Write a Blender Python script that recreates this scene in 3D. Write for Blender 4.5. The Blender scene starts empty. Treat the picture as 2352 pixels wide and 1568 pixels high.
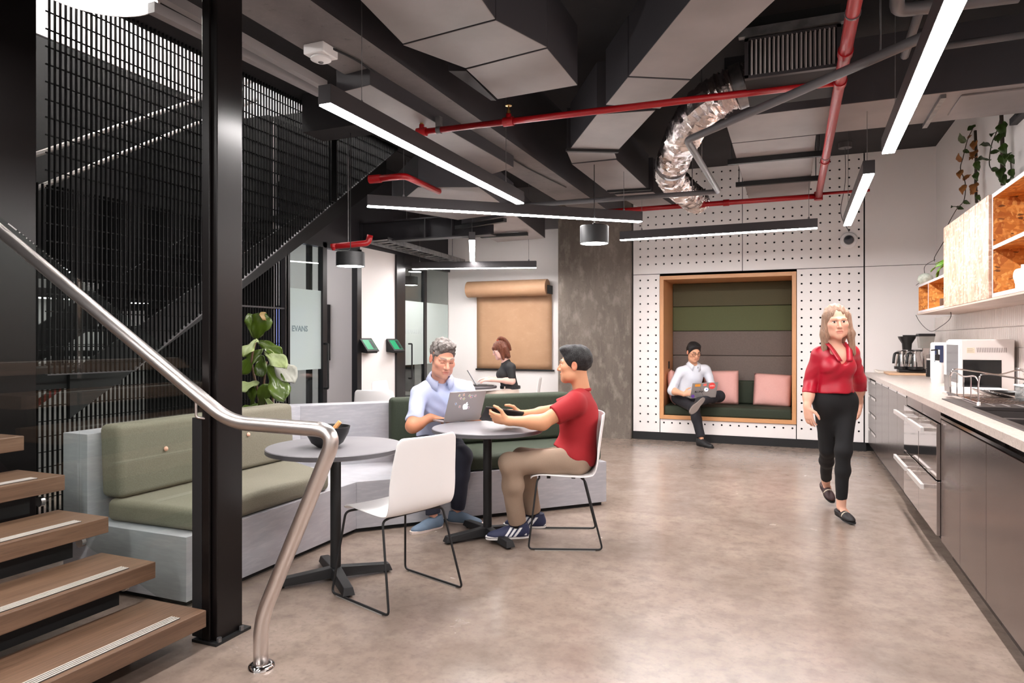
import bpy, bmesh, math, random
import numpy as np
from mathutils import Vector, Matrix

random.seed(11)
SC = bpy.context.scene
COL = SC.collection
PI = math.pi

# ------------------------------------------------------------------ camera, world, exposure
F = 1568.0; CAMH = 1.32; HORIZ = 781.0; TH = math.atan(642 / F)
cd = bpy.data.cameras.new('camera'); cam = bpy.data.objects.new('camera', cd); COL.objects.link(cam)
cam.location = (0, 0, CAMH); cam.rotation_euler = (PI / 2, 0, TH)
cd.sensor_width = 36; cd.lens = 24; cd.shift_y = -3 / 2352; cd.clip_start = .02
SC.camera = cam
wd = bpy.data.worlds.new('world'); SC.world = wd; wd.use_nodes = True
wd.node_tree.nodes['Background'].inputs[0].default_value = (1, .95, .92, 1)
wd.node_tree.nodes['Background'].inputs[1].default_value = .24
SC.view_settings.view_transform = 'Standard'; SC.view_settings.look = 'None'
SC.view_settings.gamma = 1; SC.view_settings.use_curve_mapping = False
SC.view_settings.exposure = 1.25
LED = 62.0        # strength of the linear lamp diffusers

# pixel -> place helpers (the room is square to two vanishing points)
_s, _c = math.sin(TH), math.cos(TH)
def ray(px, py):
    u = (px - 1176) / F; v = (HORIZ - py) / F
    return Vector((-_s + u * _c, _c + u * _s, v))
def onz(px, py, z=0):
    r = ray(px, py); return Vector((0, 0, CAMH)) + r * ((z - CAMH) / r.z)
def onx(px, py, x):
    r = ray(px, py); return Vector((0, 0, CAMH)) + r * (x / r.x)
def ony(px, py, y):
    r = ray(px, py); return Vector((0, 0, CAMH)) + r * (y / r.y)
def W(px, py, D):
    return Vector((0, 0, CAMH)) + ray(px, py) * D

# ------------------------------------------------------------------ materials
def lin(c):
    return tuple((v / 255 / 12.92) if v / 255 <= .04045 else ((v / 255 + .055) / 1.055) ** 2.4 for v in c[:3]) + (1,)
MATS = {}
def M(name, c, r=.5, m=0, c2=None, scale=5, stretch=(1, 1, 1), lo=.35, hi=.65, bump=0, bscale=60, bstretch=(1, 1, 1),
      coat=0, emis=None, es=0, spec=.5, aniso=0, sheen=0, rvar=0, attr=None, detail=5, trans=0):
    if name in MATS: return MATS[name]
    mt = bpy.data.materials.new(name); mt.use_nodes = True; MATS[name] = mt
    nt = mt.node_tree; N = nt.nodes; L = nt.links; b = N['Principled BSDF']
    b.inputs['Base Color'].default_value = lin(c); b.inputs['Roughness'].default_value = r
    b.inputs['Metallic'].default_value = m; b.inputs['Specular IOR Level'].default_value = spec
    b.inputs['Coat Weight'].default_value = coat; b.inputs['Coat Roughness'].default_value = .15
    if sheen: b.inputs['Sheen Weight'].default_value = sheen
    if trans: b.inputs['Transmission Weight'].default_value = trans
    if emis: b.inputs['Emission Color'].default_value = lin(emis); b.inputs['Emission Strength'].default_value = es
    def mapped(st, sc):
        tc = N.new('ShaderNodeTexCoord'); mp = N.new('ShaderNodeMapping'); nz = N.new('ShaderNodeTexNoise')
        mp.inputs['Scale'].default_value = st; nz.inputs['Scale'].default_value = sc; nz.inputs['Detail'].default_value = detail
        L.new(tc.outputs['Object'], mp.inputs[0]); L.new(mp.outputs[0], nz.inputs['Vector']); return nz
    if attr:
        a = N.new('ShaderNodeAttribute'); a.attribute_name = attr; L.new(a.outputs['Color'], b.inputs['Base Color'])
    if c2:
        nz = mapped(stretch, scale); cr = N.new('ShaderNodeValToRGB')
        cr.color_ramp.elements[0].position = lo; cr.color_ramp.elements[1].position = hi
        cr.color_ramp.elements[0].color = lin(c); cr.color_ramp.elements[1].color = lin(c2)
        L.new(nz.outputs['Fac'], cr.inputs[0]); L.new(cr.outputs[0], b.inputs['Base Color'])
        if rvar:
            mr = N.new('ShaderNodeMapRange'); mr.inputs[3].default_value = max(0, r - rvar); mr.inputs[4].default_value = r + rvar
            L.new(nz.outputs['Fac'], mr.inputs[0]); L.new(mr.outputs[0], b.inputs['Roughness'])
    if bump:
        nz = mapped(bstretch, bscale); bp = N.new('ShaderNodeBump'); bp.inputs['Strength'].default_value = bump
        bp.inputs['Distance'].default_value = .01
        L.new(nz.outputs['Fac'], bp.inputs['Height']); L.new(bp.outputs[0], b.inputs['Normal'])
    return mt
def emit(name, c, s):
    if name in MATS: return MATS[name]
    mt = bpy.data.materials.new(name); mt.use_nodes = True; MATS[name] = mt
    b = mt.node_tree.nodes['Principled BSDF']; b.inputs['Base Color'].default_value = (.8, .8, .8, 1)
    b.inputs['Emission Color'].default_value = lin(c); b.inputs['Emission Strength'].default_value = s
    return mt
def glass(name, tint=(235, 242, 240), refl=1.0, rough=.0, frost=0, frostc=(225, 238, 236)):
    """pane: clear see-through mixed with mirror by Fresnel; frost mixes in a milky film"""
    if name in MATS: return MATS[name]
    mt = bpy.data.materials.new(name); mt.use_nodes = True; MATS[name] = mt
    nt = mt.node_tree; N = nt.nodes; L = nt.links; N.remove(N['Principled BSDF']); out = N['Material Output']
    t = N.new('ShaderNodeBsdfTransparent'); t.inputs[0].default_value = lin(tint)
    g = N.new('ShaderNodeBsdfGlossy'); g.inputs['Roughness'].default_value = rough
    fr = N.new('ShaderNodeLayerWeight'); fr.inputs[0].default_value = .5
    pw = N.new('ShaderNodeMath'); pw.operation = 'POWER'; pw.inputs[1].default_value = 4; L.new(fr.outputs['Facing'], pw.inputs[0])
    mu = N.new('ShaderNodeMath'); mu.operation = 'MULTIPLY_ADD'; mu.inputs[1].default_value = .6 * refl; mu.inputs[2].default_value = .035 * refl; L.new(pw.outputs[0], mu.inputs[0])
    mx = N.new('ShaderNodeMixShader'); L.new(mu.outputs[0], mx.inputs[0])
    last = t
    if frost:
        tr = N.new('ShaderNodeBsdfTranslucent'); tr.inputs[0].default_value = lin(frostc)
        df = N.new('ShaderNodeBsdfDiffuse'); df.inputs[0].default_value = lin(frostc)
        a = N.new('ShaderNodeMixShader'); a.inputs[0].default_value = .5; L.new(tr.outputs[0], a.inputs[1]); L.new(df.outputs[0], a.inputs[2])
        m2 = N.new('ShaderNodeMixShader'); m2.inputs[0].default_value = frost; L.new(t.outputs[0], m2.inputs[1]); L.new(a.outputs[0], m2.inputs[2]); last = m2
    L.new(last.outputs[0], mx.inputs[1]); L.new(g.outputs[0], mx.inputs[2]); L.new(mx.outputs[0], out.inputs[0])
    return mt

# ------------------------------------------------------------------ objects
ORG = {}
def org(p): return ORG.get(p.name, Vector((0, 0, 0))) if p else Vector((0, 0, 0))
def tag(o, label, cat, group=None):
    o['label'] = label; o['category'] = cat
    if group: o['group'] = group
    return o
def thing(name, label, cat, loc=(0, 0, 0), group=None):
    o = bpy.data.objects.new(name, None); COL.objects.link(o); o.location = loc; o.empty_display_size = .1
    ORG[o.name] = Vector(loc); return tag(o, label, cat, group)
def struct(o): o['kind'] = 'structure'; return o
def stuff(o): o['kind'] = 'stuff'; return o
def copy_tree(o, parent=None):
    c = o.copy(); COL.objects.link(c); c.parent = parent
    for k in list(o.children): copy_tree(k, c)
    return c
def place_copy(proto, loc, rz, label=None, group=None):
    c = copy_tree(proto); c.location = loc; c.rotation_euler = (0, 0, rz)
    if label: c['label'] = label
    if group: c['group'] = group
    return c

class MB:
    """collects one connected piece (or one part) of geometry in world coordinates"""
    def __init__(s): s.v = []; s.f = []; s.mi = []; s.cur = 0
    def add(s, vs, fs):
        n = len(s.v); s.v += [Vector(v) for v in vs]; s.f += [tuple(i + n for i in f) for f in fs]; s.mi += [s.cur] * len(fs); return s
    def box(s, x0, x1, y0, y1, z0, z1):
        vs = [(x, y, z) for z in (z0, z1) for y in (y0, y1) for x in (x0, x1)]
        return s.add(vs, [(0, 2, 3, 1), (4, 5, 7, 6), (0, 1, 5, 4), (2, 6, 7, 3), (0, 4, 6, 2), (1, 3, 7, 5)])
    def obox(s, c, ax, ay, az):
        c = Vector(c); ax = Vector(ax); ay = Vector(ay); az = Vector(az)
        vs = [c + ax * i + ay * j + az * k for k in (-1, 1) for j in (-1, 1) for i in (-1, 1)]
        return s.add(vs, [(0, 2, 3, 1), (4, 5, 7, 6), (0, 1, 5, 4), (2, 6, 7, 3), (0, 4, 6, 2), (1, 3, 7, 5)])
    def bar(s, a, b, w, h, up=(0, 0, 1)):
        a = Vector(a); b = Vector(b); d = b - a; l = d.length; d.normalize(); up = Vector(up)
        sd = d.cross(up); 
        if sd.length < 1e-4: sd = d.cross(Vector((1, 0, 0)))
        sd.normalize(); u2 = sd.cross(d).normalized()
        return s.obox((a + b) / 2, d * l / 2, sd * w / 2, u2 * h / 2)
    def prism(s, poly, z0, z1):
        n = len(poly)
        a = sum(poly[i][0] * poly[(i + 1) % n][1] - poly[(i + 1) % n][0] * poly[i][1] for i in range(n))
        if a < 0: poly = poly[::-1]
        vs = [(p[0], p[1], z0) for p in poly] + [(p[0], p[1], z1) for p in poly]
        fs = [tuple(range(n))[::-1], tuple(range(n, 2 * n))] + [(i, (i + 1) % n, n + (i + 1) % n, n + i) for i in range(n)]
        return s.add(vs, fs)
    def extrude(s, poly3, d):
        """planar 3d polygon pushed along d"""
        n = len(poly3); d = Vector(d); p = [Vector(q) for q in poly3]
        nr = sum(((p[i] - p[0]).cross(p[(i + 1) % n] - p[0]) for i in range(1, n - 1)), Vector())
        if nr.dot(d) < 0: p = p[::-1]
        return s.add(p + [q + d for q in p], [tuple(range(n))[::-1], tuple(range(n, 2 * n))] + [(i, (i + 1) % n, n + (i + 1) % n, n + i) for i in range(n)])
    def tube(s, path, r, n=10, closed=False, caps=True):
        P = [Vector(p) for p in path]; m = len(P); R = r if isinstance(r, (list, tuple)) else [r] * m
        up = Vector((0, 0, 1)); vs = []; prev = None
        for i, p in enumerate(P):
            if closed: t = P[(i + 1) % m] - P[i - 1]
            else: t = P[min(i + 1, m - 1)] - P[max(i - 1, 0)]
            t.normalize()
            if prev is None:
                a = t.cross(up) if abs(t.z) < .95 else t.cross(Vector((1, 0, 0)))
            else: a = prev - t * prev.dot(t)
            a.normalize(); b = t.cross(a); prev = a
            for k in range(n):
                an = 2 * PI * k / n; vs.append(p + (a * math.cos(an) + b * math.sin(an)) * R[i])
        fs = []
        for i in range(m if closed else m - 1):
            j = (i + 1) % m
            for k in range(n): fs.append((i * n + k, i * n + (k + 1) % n, j * n + (k + 1) % n, j * n + k))
        if caps and not closed: fs += [tuple(range(n))[::-1], tuple(range((m - 1) * n, m * n))]
        return s.add(vs, fs)
    def lathe(s, prof, c, n=24, axis=(0, 0, 1), sx=1, sy=1, caps=True):
        """profile (r, h) turned about an axis through c"""
        c = Vector(c); ax = Vector(axis).normalized(); q = Vector((0, 0, 1)).rotation_difference(ax); vs = []; fs = []; m = len(prof)
        for r, h in prof:
            for k in range(n):
                a = 2 * PI * k / n; vs.append(c + q @ Vector((r * math.cos(a) * sx, r * math.sin(a) * sy, h)))
        for i in range(m - 1):
            for k in range(n): fs.append((i * n + k, i * n + (k + 1) % n, (i + 1) * n + (k + 1) % n, (i + 1) * n + k))
        if caps and prof[0][0] > 1e-6: fs.append(tuple(range(n))[::-1])
        if caps and prof[-1][0] > 1e-6: fs.append(tuple(range((m - 1) * n, m * n)))
        return s.add(vs, fs)
    def grid(s, rows):
        m = len(rows); n = len(rows[0]); return s.add([p for r in rows for p in r], [(i * n + j, i * n + j + 1, (i + 1) * n + j + 1, (i + 1) * n + j) for i in range(m - 1) for j in range(n - 1)])
    def build(s, name, mat, parent=None, smooth=False, bevel=0, seg=2, solid=0, subd=0, auto=None, origin=None, weld=False):
        me = bpy.data.meshes.new(name)
        if parent is not None: o0 = org(parent)
        elif origin is not None: o0 = Vector(origin)
        else:
            xs = [v.x for v in s.v]; ys = [v.y for v in s.v]; o0 = Vector(((min(xs) + max(xs)) / 2, (min(ys) + max(ys)) / 2, min(v.z for v in s.v)))
        me.from_pydata([v - o0 for v in s.v], [], s.f)
        for mt in (mat if isinstance(mat, (list, tuple)) else [mat]): me.materials.append(mt)
        if any(s.mi): me.polygons.foreach_set('material_index', s.mi)
        if weld:
            bm = bmesh.new(); bm.from_mesh(me); bmesh.ops.remove_doubles(bm, verts=bm.verts, dist=1e-5); bm.to_mesh(me); bm.free()
        if smooth: me.polygons.foreach_set('use_smooth', [True] * len(me.polygons))
        me.update(); o = bpy.data.objects.new(name, me); COL.objects.link(o)
        if auto and smooth:
            me.set_sharp_from_angle(angle=math.radians(auto))
        if parent is not None: o.parent = parent; ORG[o.name] = o0
        else: o.location = o0; ORG[o.name] = o0
        if solid: md = o.modifiers.new('solid', 'SOLIDIFY'); md.thickness = solid; md.offset = 0
        if bevel:
            md = o.modifiers.new('bevel', 'BEVEL'); md.width = bevel; md.segments = seg; md.limit_method = 'ANGLE'; md.harden_normals = False
        if subd: md = o.modifiers.new('sub', 'SUBSURF'); md.levels = md.render_levels = subd
        return o
def bx(*a): return MB().box(*a)
def tb(path, r, n=10, **k): return MB().tube(path, r, n, **k)
def curve_pts(pts, sub=6, closed=False):
    """Catmull-Rom through points"""
    P = [Vector(p) for p in pts]; out = []; n = len(P)
    rng = n if closed else n - 1
    for i in range(rng):
        p0 = P[(i - 1) % n] if closed or i > 0 else P[0]; p1 = P[i]; p2 = P[(i + 1) % n]; p3 = P[(i + 2) % n] if closed or i + 2 < n else P[-1]
        for k in range(sub):
            t = k / sub
            out.append(.5 * ((2 * p1) + (p2 - p0) * t + (2 * p0 - 5 * p1 + 4 * p2 - p3) * t * t + (-p0 + 3 * p1 - 3 * p2 + p3) * t ** 3))
    if not closed: out.append(P[-1])
    return out
def fillet(pts, r, n=5):
    """round the corners of a polyline"""
    P = [Vector(p) for p in pts]; out = [P[0]]
    for i in range(1, len(P) - 1):
        a = (P[i - 1] - P[i]); b = (P[i + 1] - P[i]); d = min(r, a.length * .45, b.length * .45); A = P[i] + a.normalized() * d; B = P[i] + b.normalized() * d
        for k in range(n + 1):
            t = k / n; out.append(A * (1 - t) ** 2 + P[i] * 2 * t * (1 - t) + B * t * t)
    out.append(P[-1]); return out
def text_mesh(name, txt, size, loc, right, up, mat, parent=None, depth=.0006, align='CENTER', bold=0):
    """lettering as thin mesh, laid in the plane (right, up)"""
    cu = bpy.data.curves.new('t', 'FONT'); cu.body = txt; cu.size = size; cu.align_x = align; cu.extrude = depth; cu.resolution_u = 2; cu.offset = bold
    ob = bpy.data.objects.new('t', cu); COL.objects.link(ob)
    dg = bpy.context.evaluated_depsgraph_get(); me = bpy.data.meshes.new_from_object(ob.evaluated_get(dg)); bpy.data.objects.remove(ob); bpy.data.curves.remove(cu)
    r = Vector(right).normalized(); u = Vector(up).normalized(); n = r.cross(u); loc = Vector(loc)
    o0 = org(parent) if parent is not None else loc
    for v in me.vertices: v.co = loc + r * v.co.x + u * v.co.y + n * v.co.z - o0
    me.name = name; me.materials.clear(); me.materials.append(mat); o = bpy.data.objects.new(name, me); COL.objects.link(o)
    if parent is not None: o.parent = parent
    else: o.location = o0
    ORG[o.name] = o0
    return o

# shared materials
BLACK = M('black powder coat', (20, 20, 22), .55)
BLACKG = M('black lacquered steel', (16, 12, 12), .33, spec=.32)
WHITEP = M('white paint', (236, 231, 229), .6)
WHITEL = M('white laminate', (240, 236, 234), .35)
WPLAS = M('white plastic', (238, 236, 236), .35)
CHROME = M('brushed stainless', (222, 214, 210), .33, 1, bump=.05, bscale=40, bstretch=(1, 1, 30))
POLISH = M('polished steel', (215, 210, 208), .1, 1)
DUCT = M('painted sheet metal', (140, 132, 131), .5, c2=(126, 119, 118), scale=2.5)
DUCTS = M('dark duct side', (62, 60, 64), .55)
GALV = M('galvanised steel', (150, 148, 148), .38, .8, c2=(120, 120, 122), scale=14)
RED = M('red sprinkler paint', (158, 12, 20), .35)
DGREY = M('dark grey paint', (46, 44, 48), .6)
GPIPE = M('grey pipe', (98, 96, 98), .42)
BLK = M('matt black', (10, 10, 11), .7)
SIDE_SHADE = M('charcoal side with painted shade', (58, 56, 60), .55)  # charcoal coat, darkened with shade that the lamps alone do not give
def shade_sides(o, under, side):
    """soffit face keeps its own finish, the charcoal sides carry painted-in shade"""
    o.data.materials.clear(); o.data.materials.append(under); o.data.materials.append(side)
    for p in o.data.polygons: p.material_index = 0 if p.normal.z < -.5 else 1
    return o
DIFF = emit('lamp diffuser', (255, 250, 248), LED)
# ------------------------------------------------------------------ layered procedural materials
def ML(name, c, r, layers, rough2=None, bump=None, coat=0, m=0, rlayer=None):
    """layers: (tex, scale, stretch, lo, hi, colour, amount); tex 'n' noise, 'v' voronoi cells, 'd' voronoi distance, 'w' wave"""
    if name in MATS: return MATS[name]
    mt = bpy.data.materials.new(name); mt.use_nodes = True; MATS[name] = mt
    nt = mt.node_tree; N = nt.nodes; L = nt.links; b = N['Principled BSDF']; b.inputs['Roughness'].default_value = r
    b.inputs['Coat Weight'].default_value = coat; b.inputs['Metallic'].default_value = m
    tc = N.new('ShaderNodeTexCoord'); rgb = N.new('ShaderNodeRGB'); rgb.outputs[0].default_value = lin(c); cur = rgb.outputs[0]; facs = []
    for (tx, sc, st, lo, hi, col, am) in layers:
        mp = N.new('ShaderNodeMapping'); L.new(tc.outputs['Object'], mp.inputs[0])
        if len(st) == 6: mp.inputs['Rotation'].default_value = st[3:]
        mp.inputs['Scale'].default_value = st[:3]
        if tx == 'n':
            t = N.new('ShaderNodeTexNoise'); t.inputs['Scale'].default_value = sc; t.inputs['Detail'].default_value = 6; t.inputs['Roughness'].default_value = .6; o = t.outputs['Fac']
        elif tx in 'vd':
            t = N.new('ShaderNodeTexVoronoi'); t.inputs['Scale'].default_value = sc
            if tx == 'd': o = t.outputs['Distance']
            else:
                sp = N.new('ShaderNodeSeparateColor'); L.new(t.outputs['Color'], sp.inputs[0]); o = sp.outputs[0]
        else:
            t = N.new('ShaderNodeTexWave'); t.inputs['Scale'].default_value = sc; t.inputs['Distortion'].default_value = 6; t.inputs['Detail'].default_value = 3; t.inputs['Detail Scale'].default_value = 1.5; o = t.outputs['Fac']
        L.new(mp.outputs[0], t.inputs['Vector'])
        mr = N.new('ShaderNodeMapRange'); mr.clamp = True; mr.inputs[1].default_value = lo; mr.inputs[2].default_value = hi; mr.inputs[3].default_value = 0; mr.inputs[4].default_value = am
        L.new(o, mr.inputs[0]); facs.append(mr.outputs[0])
        mx = N.new('ShaderNodeMix'); mx.data_type = 'RGBA'; L.new(mr.outputs[0], mx.inputs[0]); L.new(cur, mx.inputs[6]); mx.inputs[7].default_value = lin(col); cur = mx.outputs[2]
    L.new(cur, b.inputs['Base Color'])
    if rlayer is not None:
        mr = N.new('ShaderNodeMapRange'); mr.inputs[3].default_value = r; mr.inputs[4].default_value = rough2; L.new(facs[rlayer], mr.inputs[0]); L.new(mr.outputs[0], b.inputs['Roughness'])
    if bump:
        bp = N.new('ShaderNodeBump'); bp.inputs['Strength'].default_value = bump[1]; bp.inputs['Distance'].default_value = .01
        L.new(facs[bump[0]], bp.inputs['Height']); L.new(bp.outputs[0], b.inputs['Normal'])
    return mt
FLOORM = ML('polished concrete', (146, 129, 118), .24, [('n', .9, (1, 1, 1), .35, .68, (108, 94, 85), .75), ('n', 3, (1, 1, 1), .45, .8, (164, 149, 138), .5),
    ('n', 11, (1, 1, 1), .45, .78, (100, 87, 78), .6), ('n', 38, (1, 1, 1), .52, .75, (108, 95, 86), .5), ('n', 150, (1, 1, 1), .6, .8, (182, 170, 160), .25), ('n', 60, (1, 1, 1), .62, .8, (94, 80, 72), .45)], rough2=.34, rlayer=1)
CONC = ML('rough board-marked concrete', (122, 112, 103), .8, [('n', 2, (1, 1, .35), .35, .7, (88, 79, 72), .9), ('n', 9, (1, 1, .5), .5, .75, (164, 155, 145), .6), ('n', 45, (1, 1, 1), .55, .8, (78, 70, 64), .6), ('n', 18, (2, 1, .15), .58, .75, (150, 140, 130), .4)], bump=(2, .4))
BEAMC = ML('painted concrete beam', (128, 122, 121), .75, [('n', 2, (1, 1, 1), .35, .7, (98, 93, 94), .8), ('n', 14, (1, 1, 1), .6, .75, (66, 62, 63), .6), ('n', 40, (1, 1, 1), .55, .8, (140, 134, 132), .4)], bump=(1, .3))
SLAB = ML('dark soffit', (44, 42, 44), .8, [('n', 1.5, (1, 1, 1), .35, .7, (30, 29, 31), .8), ('n', 20, (1, 1, 1), .6, .8, (62, 59, 60), .5)])
OSB = ML('oriented strand board', (186, 112, 42), .55, [('v', 14, (1, 1, 3.2, .5, .3, .2), .1, .9, (228, 158, 76), .8), ('v', 17, (1, 3, 1, .8, .2, .9), .5, .95, (160, 84, 24), .8), ('v', 26, (3, 1, 2, .2, 1, .4), .7, .95, (240, 186, 108), .6), ('v', 40, (1, 2, 2), .96, .97, (70, 36, 14), .8)], bump=(1, .15))
OSBW = ML('whitewashed strand board', (184, 144, 122), .55, [('v', 7, (1, 2.4, .9, .7, 0, 0), .1, .9, (208, 174, 154), .9), ('v', 8, (1, 2.8, 1, -.6, 0, 0), .45, .95, (160, 116, 92), .8), ('v', 22, (1, 1, 3, .3, 0, 0), .6, .95, (220, 190, 172), .7), ('v', 40, (1, 2, .8), .955, .965, (150, 92, 62), .6)], bump=(1, .1))
KRAFT = ML('kraft paper', (182, 144, 112), .6, [('n', 3, (1, 1, 1), .35, .7, (170, 130, 98), .7), ('n', 8, (1, 1, 2), .55, .75, (192, 156, 126), .5)], bump=(0, .35))
WOODT = ML('oak tread', (106, 80, 62), .4, [('w', 1.2, (14, .8, 14), .2, .8, (84, 62, 47), .6), ('n', 5, (7, .45, 7), .4, .7, (124, 97, 77), .7), ('n', 30, (9, .35, 9), .5, .75, (74, 54, 41), .6)], bump=(2, .06))
WOODF = ML('pale timber', (212, 156, 108), .42, [('n', 5, (6, 6, .6), .35, .7, (196, 138, 90), .8), ('n', 30, (9, 9, .5), .5, .75, (224, 172, 124), .5)])
WOODFH = ML('pale timber lengthwise', (212, 156, 108), .42, [('n', 5, (.6, 6, 6), .35, .7, (196, 138, 90), .8), ('n', 30, (.5, 9, 9), .5, .75, (224, 172, 124), .5)])
PLYG = ML('grey stained plywood', (172, 171, 176), .5, [('n', 1.6, (1, 1, 2.5), .3, .7, (150, 150, 157), .8), ('n', 9, (1, 1, 6), .45, .75, (188, 186, 189), .6), ('n', 1.1, (1, 1, 1), .5, .7, (164, 150, 152), .5)])
GRAN = ML('speckled stone laminate', (190, 177, 168), .3, [('n', 9, (1, 1, 1), .4, .7, (184, 170, 162), .8), ('n', 60, (1, 1, 1), .5, .7, (150, 134, 126), .75), ('n', 110, (1, 1, 1), .58, .7, (240, 232, 226), .7)])

# ------------------------------------------------------------------ shell
YB, XR, XL, CEIL = 9.1, 1.536, -4.87, 3.55
struct(bx(-9, 2.2, -3, 13, -.15, 0).build('floor', FLOORM, origin=(0, 0, 0)))
cl = MB(); cl.box(-4.3, 2.2, -3, 13, CEIL, CEIL + .2); struct(cl.build('ceiling', SLAB, origin=(0, 0, CEIL)))
struct(bx(-9, -4.32, 6.95, 13, CEIL, CEIL + .2).build('ceiling', SLAB)); struct(bx(-9, -4.32, -3, 2.4, CEIL, CEIL + .2).build('ceiling', SLAB))
# stairwell above: open to the floor overhead
struct(bx(-9, -4.1, 2.4, 7.2, 6.2, 6.4).build('ceiling', WHITEP))
struct(bx(-6.8, -6.6, 2.2, 5.55, 0, 1.9).build('wall_left', M('grey stairwell backdrop', (150, 150, 150), .6)))  # paler band added as a lit backdrop that silhouettes the grating bars
struct(bx(-6.8, -6.6, 2.2, 5.55, 1.92, 4.2).build('wall_left_middle', BLK))
struct(bx(-6.8, -6.6, 2.2, 7.2, 4.22, 6.2).build('wall_left_upper', WHITEP)); struct(bx(-6.8, -6.6, 5.57, 7.2, 3.6, 4.2).build('wall_left_return', BLK)); struct(bx(-9, -4.9, 5.57, 6.94, CEIL, CEIL + .05).build('ceiling', SLAB))
struct(bx(-6.6, -4.43, 2.3, 2.42, 0, 3.74).build('wall_stair_end', BLK)); struct(bx(-6.6, -4.1, 2.3, 2.42, 3.75, 6.2).build('wall_stair_near', WHITEP)); struct(bx(-6.6, -4.1, 6.97, 7.1, 4.2, 6.2).build('wall_stair_far', WHITEP)); struct(bx(-6.6, -4.1, 6.97, 7.1, 3.76, 4.19).build('wall_stair_far_base', BLK))
struct(bx(-4.3, -4.1, 2.42, 6.97, 3.76, 6.2).build('wall_stair_inner', WHITEP))
# right wall
wr = struct(bx(XR, XR + .2, -3, YB + .3, 0, CEIL).build('wall_right', WHITEP))
# back wall of perforated panels
wb = struct(bx(-1.97, XR, YB + .06, YB + .1, 2.2, CEIL).build('wall_back', BLK))
struct(bx(-1.97, -1.62, YB + .06, YB + .1, 0, 2.2).build('wall_back', BLK)); struct(bx(.07, XR, YB + .06, YB + .1, 0, 2.2).build('wall_back', BLK)); struct(bx(-1.62, .07, YB + .06, YB + .1, 0, .27).build('wall_back', BLK))
HS = .1047; HX0 = ony(1470.3, 700, YB).x; HZ0 = ony(1470.3, 626, YB).z
PERF = M('white perforated board', (238, 233, 231), .42)
def perf_panel(x0, x1, z0, z1):
    y = YB; m = MB(); r = .0125; e = .004; x0 += e; x1 -= e; z0 += e; z1 -= e; dp = .02
    xs = [HX0 + k * HS for k in range(-8, 40)]; xs = [x for x in xs if x0 + .03 < x < x1 - .03]
    zs = [HZ0 + k * HS for k in range(-40, 30)]; zs = [z for z in zs if z0 + .03 < z < z1 - .03]
    bxs = [x0] + [(a + b) / 2 for a, b in zip(xs, xs[1:])] + [x1]; bzs = [z0] + [(a + b) / 2 for a, b in zip(zs, zs[1:])] + [z1]
    for i, hx in enumerate(xs):
        for j, hz in enumerate(zs):
            xa, xb, za, zb = bxs[i], bxs[i + 1], bzs[j], bzs[j + 1]
            out = [(xb, hz), (xb, zb), (hx, zb), (xa, zb), (xa, hz), (xa, za), (hx, za), (xb, za)]
            inn = [(hx + r * math.cos(k * PI / 4), hz + r * math.sin(k * PI / 4)) for k in range(8)]
            vs = [(p[0], y, p[1]) for p in out] + [(p[0], y, p[1]) for p in inn] + [(p[0], y + dp, p[1]) for p in inn]
            fs = []
            for k in range(8):
                q = (k + 1) % 8; fs += [(k, 8 + k, 8 + q, q), (8 + k, 16 + k, 16 + q, 8 + q)]
            m.add(vs, fs)
    m.add([(x0, y, z0), (x1, y, z0), (x1, y, z1), (x0, y, z1), (x0, y + dp, z0), (x1, y + dp, z0), (x1, y + dp, z1), (x0, y + dp, z1)], [(1, 0, 4, 5), (2, 1, 5, 6), (3, 2, 6, 7), (0, 3, 7, 4)])
    return m.build('perforated_panel', PERF, wb, weld=True)
XJ = ony(1705, 560, YB).x; ZJ = 2.195; NX0, NX1, NZ0, NZ1 = -1.61, .055, .285, 2.165; XG = .797
for a in ((-1.97, XJ, ZJ, CEIL), (XJ, XG, ZJ, CEIL), (-1.97, NX0 - .002, .1, ZJ), (NX1 + .002, XG, .1, ZJ), (NX0, NX1, .1, NZ0)): perf_panel(*a)
for z0, z1 in ((.1, ZJ), (ZJ, CEIL)): bx(XG + .012, XR, YB, YB + .02, z0 + .003, z1 - .003).build('plain_panel', PERF, wb)
struct(bx(-1.97, .82, YB - .005, YB + .06, 0, .098).build('baseboard_back', BLACK))
struct(bx(NX0 - .1, NX1 + .1, 9.99, 10.05, 0, 2.4).build('light_stop_nook_back', BLK)); struct(bx(NX0 - .1, NX1 + .1, YB + .1, 10.05, 2.22, 2.3).build('light_stop_nook_top', BLK)); struct(bx(NX0 - .15, NX0 - .05, YB + .1, 10.05, 0, 2.4).build('light_stop_nook_left', BLK)); struct(bx(NX1 + .05, NX1 + .15, YB + .1, 10.05, 0, 2.4).build('light_stop_nook_right', BLK))  # unseen black box added around the nook to stop light leaking in
# concrete pillar
struct(bx(-3.0, -1.985, 9.02, 9.9, 0, CEIL).build('wall_pillar', CONC))
# wall with the paper roll
YK = 9.32
struct(bx(XL, -3.0, YK, YK + .15, 0, 2.92).build('wall_back_left', WHITEP)); struct(bx(XL, -3.0, YK - .03, YK + .15, 2.92, CEIL).build('wall_bulkhead', M('grey soffit paint', (120, 116, 117), .7)))
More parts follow.
